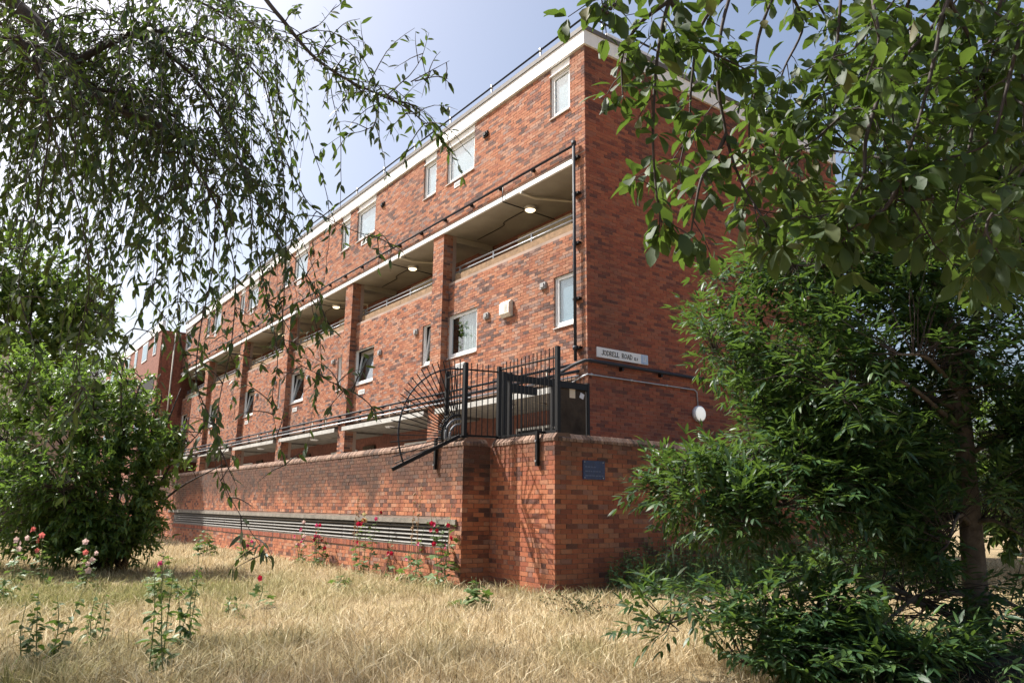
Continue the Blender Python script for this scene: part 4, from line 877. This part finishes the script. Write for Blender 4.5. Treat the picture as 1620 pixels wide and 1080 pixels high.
ends = [(at(1060, 985, 6.3), at(1538, 985, 7.5)), (at(1180, 1050, 6.0), at(1538, 985, 7.5)), (at(1330, 1060, 6.2), at(1540, 940, 7.5)), (at(1420, 1000, 8.4), at(1540, 930, 7.5)), (at(1080, 780, 6.9), at(1528, 740, 7.45)), (at(1180, 830, 6.4), at(1528, 780, 7.45)), (at(1250, 700, 8.3), at(1525, 700, 7.4)),
        (at(1130, 560, 7.6), at(1520, 650, 7.4)), (at(1180, 470, 8.0), at(1510, 560, 7.4)), (at(1260, 420, 7.0), at(1505, 530, 7.4)), (at(1330, 350, 8.2), at(1480, 430, 7.5)), (at(1680, 700, 7.2), at(1528, 720, 7.45)), (at(1720, 520, 7.6), at(1530, 600, 7.5)), (at(1640, 860, 7.0), at(1535, 830, 7.5)), (at(1660, 1000, 7.3), at(1540, 930, 7.5)),
        (at(1390, 260, 7.6), at(1470, 350, 7.55)), (at(1640, 330, 7.9), at(1570, 380, 7.7)), (at(1420, 560, 6.2), at(1515, 620, 7.4)), (at(1330, 620, 6.3), at(1522, 680, 7.4)), (at(1500, 860, 6.5), at(1535, 830, 7.5)), (at(1350, 160, 7.8), at(1455, 250, 7.6)), (at(1550, 180, 7.4), at(1450, 250, 7.6))]
nl = grow(None, ends, .03, .008, nt_, M['bark2'])
def px_blob(x, y, Y, rx, ry, rd, n): s = Y/F_PX; return (at(x, y, Y), (rx*s, rd, ry*s), n)
def ash_gap(e):
    x, y, d = project(e)
    if d < .3: return False
    # openings through which the field shows
    for (cx, cy, ax, ay) in ((1120, 890, 110, 42), (1250, 965, 60, 22), (1480, 975, 58, 55), (1590, 985, 32, 50), (1085, 650, 95, 62), (1540, 800, 42, 170), (1320, 870, 60, 20)):
        if ((x-cx)/ax)**2+((y-cy)/ay)**2 < 1: return True
    g_ = math.sin(e[0]*3.1+e[2]*2.3)+math.sin(e[1]*2.7-e[2]*3.3+1)+math.sin(e[0]*5.3-e[1]*4.1+e[2]*4.7)
    return g_ < -.75 or x < 1000 or (x < 1085 and y < 690) or (y < 330 and x < 1330)
blobs = [px_blob(1240, 560, 7.4, 150, 170, 1.1, 270), px_blob(1360, 460, 7.6, 190, 150, 1.2, 280), px_blob(1490, 560, 7.3, 180, 230, 1.2, 290), px_blob(1310, 660, 7.2, 220, 110, 1.2, 210), px_blob(1190, 770, 6.8, 170, 80, .7, 170), px_blob(1350, 790, 6.9, 180, 110, 1.0, 230), px_blob(1470, 800, 7.6, 150, 140, .8, 170),
         px_blob(1150, 985, 6.2, 180, 95, .6, 110), px_blob(1290, 1020, 6.1, 200, 90, .7, 150), px_blob(1400, 920, 7.0, 160, 120, .9, 140), px_blob(1620, 720, 7.2, 130, 300, 1.0, 260), px_blob(1480, 330, 7.8, 200, 130, 1.0, 250), px_blob(1620, 350, 7.8, 130, 160, 1.0, 150), px_blob(1420, 200, 7.8, 190, 160, 1.0, 110), px_blob(1420, 1050, 6.0, 170, 70, .5, 130), px_blob(1590, 1000, 6.6, 60, 80, .4, 50)]
crown(nt_, nl+[tr1[len(tr1)//3:], tr2], [(c, r*np.array([1.12, 1.15, 1.15]), int(n*1.35)) for c, r, n in blobs], 5, pinnate, 'ash', 'narrow', M['twig'], 300, gap=ash_gap)
# mulch mound by the trunk
q = MB(); mc = at(1590, 1075, 6.0); mc[2] = -.05
for j in range(7):
    for i in range(18):
        a = i/18*6.283; r = .62*math.cos(j/6*1.5); q.v.append(mc+np.array([r*math.cos(a)*1.2, r*math.sin(a), .30*math.sin(j/6*1.5)])+rv(.012))
for j in range(6):
    for i in range(18): k = (i+1) % 18; q.f.append((j*18+i, j*18+k, j*18+18+k, j*18+18+i))
q.f.append(tuple(6*18+i for i in range(18)))
tag(q.build('mulch_heap', M['soil'], None, True), 'low dark heap of mulch in the bottom right corner', 'mulch heap')

# ================================================================== big shrub on the left
sb = thing('flowering_shrub', 'large dense leafy green shrub in front of the louvred wall at left', 'shrub', (-8.0, 15.6, 0))
sc_ = np.array([-8.0, 15.6, 0])
ends = [((sc_+np.array([math.cos(a)*r, math.sin(a)*r*.8, z])), sc_+np.array([random.uniform(-.3, .3), random.uniform(-.3, .3), 0])) for a, r, z in [(random.uniform(0, 6.28), random.uniform(.5, 2.2), random.uniform(1.2, 4.0)) for _ in range(34)]]
sl2 = grow(None, ends, .04, .01, sb, M['bark'], 'stems')
S_ = 15.3
blobs = [px_blob(60, 610, S_+.4, 90, 70, 1.4, 240), px_blob(170, 640, S_+.2, 90, 80, 1.5, 300), px_blob(225, 720, S_, 55, 80, 1.3, 210), px_blob(120, 740, S_-.6, 130, 110, 1.3, 420), px_blob(150, 840, S_-.5, 120, 60, 1.2, 300), px_blob(30, 820, S_-.7, 100, 90, 1.2, 260), px_blob(-60, 740, S_, 120, 160, 1.5, 200), px_blob(225, 815, S_-.2, 45, 55, .9, 120), px_blob(262, 700, S_, 22, 40, .6, 34)]
crown(sb, sl2, blobs, 17, lambda L_, p, n: tuft(L_, p, n, .135, .05, .3), 'bush', 'lance', M['twig'], 0, twig_r=.008)

# ================================================================== trees further off
def far_tree(name, label, base, h, blobs, ll, key='far', per=22):
    t_ = thing(name, label, 'tree', base, 'trees in the background'); b = np.asarray(base, float); q = MB(); tr_ = curve_pts([b, b+np.array([.1, 0, h*.3]), b+np.array([-.1, .1, h*.62]), b+np.array([.05, 0, h*.9])], 5); q.tube(tr_, np.linspace(.03*h, .006*h, len(tr_)), 8); q.build('trunk', M['bark'], t_, True)
    ls = grow(None, [(np.asarray(c)+rv(.3), tr_[random.randrange(5, 12)]) for c, r, n in blobs for _ in range(4)], .05, .015, t_, M['bark'])
    crown(t_, ls, blobs, per, lambda L_, p, n: tuft(L_, p, n, ll, ll*.5, .2), key, 'tiny', M['twig'], 0, twig_r=.014)
g = at(60, 470, 30.); far_tree('street_tree', 'rounded bright green tree rising behind the shrub at far left', (g[0], 30, 0), 9.5, [px_blob(60, 470, 30, 110, 90, 2.5, 190), px_blob(-20, 430, 30, 90, 110, 2.5, 120), px_blob(140, 500, 30, 60, 60, 2.0, 90), px_blob(60, 560, 29, 120, 60, 2.2, 120)], .30)
for i, (x, Y, hh, lab) in enumerate(((1420, 21, 640, 'round background tree seen between the boughs right of the end wall'), (1600, 24, 600, 'taller background tree at the right edge behind the slender trunk'), (1780, 20, 560, 'background tree just beyond the right edge of the field'), (1690, 15.5, 690, 'low bushy background tree closing the gap at the right edge'))):
    g = at(x, 700, Y); far_tree('background_tree', lab, (g[0], Y, 0), 5.5, [px_blob(x, hh+70, Y, 110, 80, 2.2, 110), px_blob(x+50, hh+150, Y, 110, 60, 2.0, 80), px_blob(x-60, hh+140, Y-.5, 80, 60, 1.8, 70)], .24)

# ================================================================== house behind the left shrub
hb = thing('gabled_house', 'pale house with grey roof and white barge board behind the shrub', 'house', (at(-10, 560, 40)[0]-2, 40, 0))
c = at(20, 575, 40); q = MB(); W_ = 6; q.prism([(0, 0), (-W_, 0), (-W_, c[2]-.2), (-W_/2, c[2]+2.2), (0, c[2]-.2)], (c[0]+1, 40, 0), (1, 0, 0), ZZ, (0, 8, 0)); q.build('wall', M['cream'], hb)
q = MB()
for s in (0, 1):
    a = np.array([c[0]+1.3-s*(W_+.6), 39.6, c[2]-.32]); b = np.array([c[0]+1-W_/2, 39.6, c[2]+2.32]); u_ = nrm(b-a); n_ = np.array([-u_[2], 0, u_[0]])*(1 if s == 0 else -1); q.box(a, b-a, (0, 8.8, 0), -n_*.12 if s == 0 else n_*-.12)
q.build('roof', M['cap'], hb)
q = MB(); a = np.array([c[0]+1.3, 39.5, c[2]-.55]); b = np.array([c[0]+1-W_/2, 39.5, c[2]+2.1]); q.box(a, b-a, (0, .06, 0), (0, 0, .22)); q.build('barge_board', M['white'], hb)
q = MB(); q.box((c[0]-2.6, 39.9, c[2]-1.6), (1.2, 0, 0), (0, .08, 0), (0, 0, 1.2)); wi = q.build('window', M['upvc'], hb)
q = MB(); q.box((c[0]-2.5, 39.88, c[2]-1.5), (1.0, 0, 0), (0, .03, 0), (0, 0, 1.0)); q.build('pane', M['dark'], wi)

# ================================================================== grass
def inside(p):
    q = p-P0[:2]; a = q@dL[:2]; r = q@dR[:2]
    return ((a > -.02) & (r > -.02)) | ((r > -SQ-.02) & (a > TQ-.02))
def hash_noise(p, s, seed):
    r = np.random.default_rng(seed); out = np.zeros(len(p))
    for k in range(5):
        a = r.uniform(0, 6.28); f = s*(1.7**k); out += np.sin((p[:, 0]*math.cos(a)+p[:, 1]*math.sin(a))*f+r.uniform(0, 6))*.6**k
        a = r.uniform(0, 6.28); out += np.sin((p[:, 0]*math.cos(a)+p[:, 1]*math.sin(a))*f*1.3+r.uniform(0, 6))*.6**k
    return out/3
NG = 450000
u = RNG.random(NG); Yg = 5.3*(34/5.3)**(u**1.0); Xg = (RNG.random(NG)*2-1)*(Yg*.74+.8)
p = np.stack([Xg, Yg], 1); p = p[~inside(p)]
nz = hash_noise(p, .9, 3); n2 = hash_noise(p, 3.5, 5); p = p[(n2+.5*nz > -.55) | (RNG.random(len(p)) < .25)]
nz = hash_noise(p, .9, 3); n2 = hash_noise(p, 3.5, 5); N_ = len(p); Yg = p[:, 1]
hgt = (.060+.035*nz+.03*n2+.035*np.abs(RNG.normal(0, 1, N_))).clip(.03, .3); seed = RNG.random(N_) < .16; hgt = np.where(seed, hgt*1.35+.05, hgt)
wd = np.where(seed, .0016, .0017)*(1+Yg/18.)
az = RNG.uniform(0, 6.283, N_); lean = RNG.normal(0, 1.05, N_); la = RNG.uniform(0, 6.283, N_)
b = np.concatenate([p, np.zeros((N_, 1))], 1); b[:, 2] = .03*np.sin(p[:, 0]*.9+1)*np.cos(p[:, 1]*.7)-.01
ld = np.stack([np.cos(la), np.sin(la), np.zeros(N_)], 1)*(lean*hgt)[:, None]; sd = np.stack([np.cos(az), np.sin(az), np.zeros(N_)], 1)*wd[:, None]
up_ = np.zeros((N_, 3)); up_[:, 2] = hgt
mfac = np.where(seed, 1.15, .8)[:, None]
V = np.stack([b-sd, b+sd, b+up_*.6+ld*.35+sd*mfac, b+up_*.6+ld*.35-sd*mfac, b+up_+ld], 1)
V[:, 2] += np.where(seed[:, None], sd*.9, 0); V[:, 3] -= np.where(seed[:, None], sd*.9, 0)
i = (np.arange(N_)*5)[:, None]
# greener turf near the shrub and in patches
q_ = p-np.array([-6.2, 12.0]); grn = np.exp(-(q_[:, 0]/4.2)**2-(q_[:, 1]/3.2)**2)*.75+.8*np.clip(nz-.05, 0, 1)+.45*np.clip(n2-.15, 0, 1)+RNG.normal(0, .1, N_)
me = mesh_np('grass', V.reshape(-1, 3), F4=i+np.array([[0, 1, 2, 3]]), F3=i+np.array([[3, 2, 4]]), attrs={'rnd': np.repeat(RNG.random(N_), 5), 'green': np.repeat(grn, 5)})
m, nt, bs, out = newmat('dry_grass'); c1 = ramp(nt, rnd_source(nt, False), [(0, (.24, .17, .09)), (.3, (.48, .37, .21)), (.65, (.68, .55, .35)), (1, (.84, .75, .55))])
ga = nt.nodes.new('ShaderNodeAttribute'); ga.attribute_name = 'green'; c2 = ramp(nt, rnd_source(nt, False), [(0, (.10, .13, .03)), (1, (.30, .30, .10))])
cc = mix(nt, maprange(nt, ga.outputs['Fac'], 0, 1, 0, .85), c1, c2); nt.links.new(cc, bs.inputs['Base Color']); bs.inputs['Roughness'].default_value = .7; bs.inputs['Specular IOR Level'].default_value = .2
t = nt.nodes.new('ShaderNodeBsdfTranslucent'); nt.links.new(cc, t.inputs[0]); mx = nt.nodes.new('ShaderNodeMixShader'); mx.inputs[0].default_value = .35
nt.links.new(bs.outputs[0], mx.inputs[1]); nt.links.new(t.outputs[0], mx.inputs[2]); nt.links.new(mx.outputs[0], out.inputs[0])
tag(obj_from(me, 'grass', m), 'long dry straw coloured grass covering the field', 'grass', kind='stuff')

# ================================================================== hollyhocks, weeds
def lobed_leaf(mb, c, d, n, r, lobes=5):
    d = nrm(d); s = nrm(np.cross(d, n)); n = np.cross(s, d); k = len(mb.v); m_ = lobes*4
    mb.v.append(c); 
    for i in range(m_+1):
        a = -2.6+5.2*i/m_; rr = r*(.78+.22*math.cos(a*lobes*1.05))*(1-.12*abs(a)/2.6); mb.v.append(c+d*(math.cos(a)*rr+.15*r)+s*math.sin(a)*rr+n*(random.uniform(-.05, .05)*r-.18*rr*abs(math.sin(a))))
    for i in range(m_): mb.f.append((k, k+1+i, k+2+i))
def flower(mb, c, d, r):
    d = nrm(d); s = nrm(np.cross(d, np.array([.2, .3, .9]))); t_ = np.cross(d, s); k = len(mb.v); mb.v.append(c-d*r*.35)
    for i in range(20): a = i/20*6.283; rr = r*(.86+.14*math.cos(a*5)); mb.v.append(c+s*math.cos(a)*rr+t_*math.sin(a)*rr+d*(r*.12+random.uniform(-.1, .1)*r))
    for i in range(20): mb.f.append((k, k+1+i, k+1+(i+1) % 20))
def set_rnd(me):
    n = len(me.vertices); a = me.attributes.new('rnd', 'FLOAT', 'POINT'); a.data.foreach_set('value', np.clip(RNG.normal(.5, .25, n), 0, 1).astype(np.float32))
def hollyhock(pos, h, stems, leaves, flowers, label, colr, lr=.075, name='hollyhock', dry=0, lean=.22, cat='hollyhock', group='hollyhocks growing in the dry grass', fr=.048):
    pos = np.asarray(pos, float)
    while inside((pos+dR*.22)[None, :2])[0] or inside((pos+dL*.2)[None, :2])[0]: pos = pos-dR*.05
    t_ = thing(name, label, cat, pos, group); h *= 1.28 if not dry else 1
    for s in range(stems):
        a = random.uniform(0, 6.28); b = pos+np.array([math.cos(a), math.sin(a), 0])*random.uniform(0, .12)*(stems > 1); hh = h*random.uniform(.65, 1.05) if s else h
        tipp = b+np.array([random.uniform(-1, 1)*lean*hh, random.uniform(-1, 1)*lean*hh, hh]); pts = curve_pts([b-ZZ*.05, b+(tipp-b)*.5+rv(.02), tipp], 6); q = MB(); isdry = s < dry
        q.tube(pts, np.linspace(.008, .003, len(pts)), 5)
        if isdry:
            for k in range(int(40*hh)): f = random.uniform(.45, 1); c = pts[int(f*(len(pts)-1))]+rv(.014); q.tube([c-ZZ*.012, c, c+ZZ*.012], [.003, .011, .003], 5)
        q.build('stem', M['drystem'] if isdry else M['stem'], t_, True)
        if isdry: continue
        leaves_ = int(leaves*1.9)
        for k in range(leaves_):
            f = (k/leaves_)**1.1; c = pts[int(f*.9*(len(pts)-1))]; a = random.uniform(0, 6.28); d = np.array([math.cos(a), math.sin(a), random.uniform(-.2, .35)]); r_ = 1.2*lr*(1.25-.85*f)*random.uniform(.7, 1.2); e = c+d*r_*random.uniform(.8, 1.6); q = MB()
            q.tube([c, (c+e)/2+ZZ*.01, e], .002, 4); lobed_leaf(q, e, d-ZZ*.3, ZZ+rv(.35), r_); me = q.mesh('leaf'); set_rnd(me); obj_from(me, 'leaf', M['l_weed'], t_)
        for k in range(flowers):
            f = random.uniform(.5, 1); c = pts[int(f*(len(pts)-1))]; a = random.uniform(-2.6, -.4); d = np.array([math.cos(a), math.sin(a), random.uniform(-.05, .3)]); q = MB(); flower(q, c+d*.05, d, fr*random.uniform(.8, 1.15)); me = q.mesh('flower'); set_rnd(me); obj_from(me, 'flower', M[random.choice(colr)], t_)
def AP(t, off): v = WP(t, -SQ-off, -H); return (v[0], v[1], 0)
def gp(x, y):
    r = FW+(x-810)/F_PX*RT-(y-540)/F_PX*UP; s = -H/r[2]; v = CAM+r*s; return (v[0], v[1], 0)
HK = [(gp(745, 928), 1.05, 3, 12, 3, 'pink hollyhock with big grey leaves in the dark wall recess', ['pink', 'red'], .105, 0), (gp(775, 915), .75, 2, 7, 1, 'bent leafy hollyhock stem leaning out of the wall recess', ['pink'], .12, 0), (gp(652, 912), .62, 1, 9, 2, 'short hollyhock with crimson top between the two dry stalks', ['red'], .07, 0),
      (gp(575, 910), 1.05, 3, 12, 3, 'tall hollyhock with yellowing leaves and pink flowers below the louvres', ['pink', 'red', 'yellow'], .08, 0), (gp(505, 896), .75, 4, 9, 3, 'bushy red hollyhock at the foot of the louvred wall', ['red', 'pink'], .08, 0), (gp(470, 892), .80, 3, 7, 3, 'pale seedy hollyhock clump beside the bushy red one', ['pale', 'pink'], .06, 0),
      (gp(385, 886), .55, 3, 9, 1, 'leafy hollyhock with one magenta flower at the end of the hanging twig', ['pink'], .10, 0), (gp(322, 880), .62, 4, 9, 0, 'yellow green leafy hollyhock without flowers near the shrub', ['pink'], .10, 0), (gp(252, 925), .55, 1, 6, 2, 'bright pink hollyhock in front of the shrub shadow', ['pink'], .09, 0), (gp(72, 930), .75, 2, 8, 3, 'coral pink hollyhock in front of the shrub', ['coral'], .08, 0),
      (gp(22, 930), .70, 2, 8, 2, 'pale pink hollyhock at the left edge in front of the shrub', ['pale'], .08, 0), (gp(135, 935), .68, 3, 8, 2, 'seedy hollyhock with peach blooms before the dark shrub', ['pale', 'coral'], .08, 0), (gp(405, 960), .32, 1, 6, 1, 'small hollyhock with a single dark red bloom in open grass', ['red'], .08, 0),
      (gp(245, 950), .38, 2, 8, 0, 'low pale leaved hollyhock rosette left of the small red bloom', ['pink'], .11, 0), (gp(545, 935), .22, 2, 8, 0, 'low leafy rosette in the grass before the yellowing hollyhock', ['pink'], .08, 0), (gp(660, 925), .22, 2, 8, 0, 'grey leafy rosette at the foot of the right dry stalk', ['pink'], .08, 0), (gp(755, 960), .3, 3, 9, 0, 'green leafy rosette in the grass below the recess', ['pink'], .10, 0)]
for pos, h, s, lv, fl_, lab, col, lr, dry in HK: hollyhock(pos, h, s, lv, fl_, lab, col, lr, dry=dry)
hollyhock(AP(5.0, .35), 1.55, 2, 0, 0, 'left of two tall dry brown seed stalks before the louvres', ['pink'], name='dry_stalk', dry=2, cat='dry stalk', group='dry seed stalks', lean=.03)
hollyhock(AP(2.75, .30), 1.75, 2, 0, 0, 'right of two tall dry brown seed stalks, nearest the wall corner', ['pink'], name='dry_stalk', dry=2, cat='dry stalk', group='dry seed stalks', lean=.05)
WD = [(gp(250, 1075), .80, 2, 'tall dark stemmed weed with pointed leaves in the foreground', .055), (gp(290, 1030), .72, 3, 'bushy upright weed just behind the tall foreground weed', .05), (gp(80, 1060), .60, 2, 'leafy weed with drooping leaves in the lower left corner', .065), (gp(140, 1030), .45, 3, 'sprawling weed between the two clumps at lower left', .05), (gp(35, 1065), .50, 1, 'single stemmed weed at the far lower left', .06), (gp(370, 975), .26, 3, 'small dark leaved weed in the grass left of centre', .045), (gp(10, 960), .35, 3, 'leafy weed at the left edge of the sunny grass', .07)]
for pos, h, s, lab, lr in WD:
    t_ = thing('leafy_weed', lab, 'weed', pos, 'leafy weeds in the foreground'); pos = np.asarray(pos); h *= 1.15; lr *= 1.15
    for k in range(s+1):
        b = pos+np.array([random.uniform(-.1, .1), random.uniform(-.1, .1), 0])*(s > 1); tip = b+np.array([random.uniform(-.2, .25)*h, random.uniform(-.1, .1), h*random.uniform(.75, 1.05)]); pts = curve_pts([b, (b+tip)/2+rv(.02), tip], 6); q = MB(); q.tube(pts, np.linspace(.006, .002, len(pts)), 5); q.build('stem', M['stem'], t_, True)
        nlf = int(20*h/.6)
        for i in range(nlf):
            f = .12+.88*i/nlf; c = pts[min(int(f*(len(pts)-1)), len(pts)-1)]; a = i*2.4+random.uniform(0, 2); f = min(1, max(.05, f+random.uniform(-.08, .08))); c = pts[min(int(f*(len(pts)-1)), len(pts)-1)]+rv(.012); d = np.array([math.cos(a), math.sin(a), random.uniform(-.6, .45)]); L = lr*1.6*random.uniform(.7, 1.3)*(1.15-.6*f)
            o = bpy.data.objects.new('leaf', single_leaf('oval', random.randrange(3), M['lo_weed'])); link(o, t_); D_, S2, N2 = leaf_frames(d[None], (ZZ+rv(.35))[None]); x, y, z = S2[0]*L*random.uniform(.42, .62), D_[0]*L, N2[0]*L
            o.matrix_basis = Matrix(((x[0], y[0], z[0], c[0]), (x[1], y[1], z[1], c[1]), (x[2], y[2], z[2], c[2]), (0, 0, 0, 1)))
# dark seeded dock
dk = thing('dock_weed', 'dark seeded dock clump in the dry grass right of the corner', 'weed', gp(925, 985)); dp_ = np.array(gp(925, 985)); DLv = Leaves(); q = MB()
for k in range(26):
    a = random.uniform(0, 6.28); e = dp_+np.array([math.cos(a)*random.uniform(.1, .55), math.sin(a)*.25, random.uniform(.12, .36)]); pts = curve_pts([dp_+rv(.04)*np.array([1, 1, 0]), (dp_+e)/2+ZZ*.07, e], 5); q.tube(pts, .003, 4)
    for j in range(26): DLv.add(pts[random.randrange(3, len(pts))]+rv(.012), unit_rand(), unit_rand(), .03, .02)
q.build('stems', M['drystem'], dk, True); foliage(DLv, 'tiny', 'dock', dk)
# nettles along the foot of the shaded wall
NL = Leaves(); q = MB()
for k in range(760):
    t = random.uniform(.8, 7.5); off = abs(random.gauss(0, .75))+.1; b = WP(-off, t, -H); h = random.uniform(.4, 1.05)*min(1, .34+t*.25)*(1.1-.35*min(off, 1.5)); b[2] = 0; tip = b+np.array([random.uniform(-.12, .12), random.uniform(-.12, .12), h]); pts = np.linspace(b, tip, 7); q.tube(pts, .0035, 4, False)
    for i in range(1, 7):
        for sgn in (0, 1): a = i*1.57+sgn*3.14+k; NL.add(pts[i], np.array([math.cos(a), math.sin(a), random.uniform(-.5, .15)]), nrm(ZZ+rv(.25)), random.uniform(.06, .11)*(1.15-.09*i), random.uniform(.03, .05))
nv = thing('nettle_bed', 'bed of green nettles along the foot of the shaded wall', 'nettles', WP(-.6, 3, -H)); nv['kind'] = 'stuff'
tag(q.build('stems', M['stem'], nv, True), kind='stuff'); foliage(NL, 'oval', 'nettle', nv)
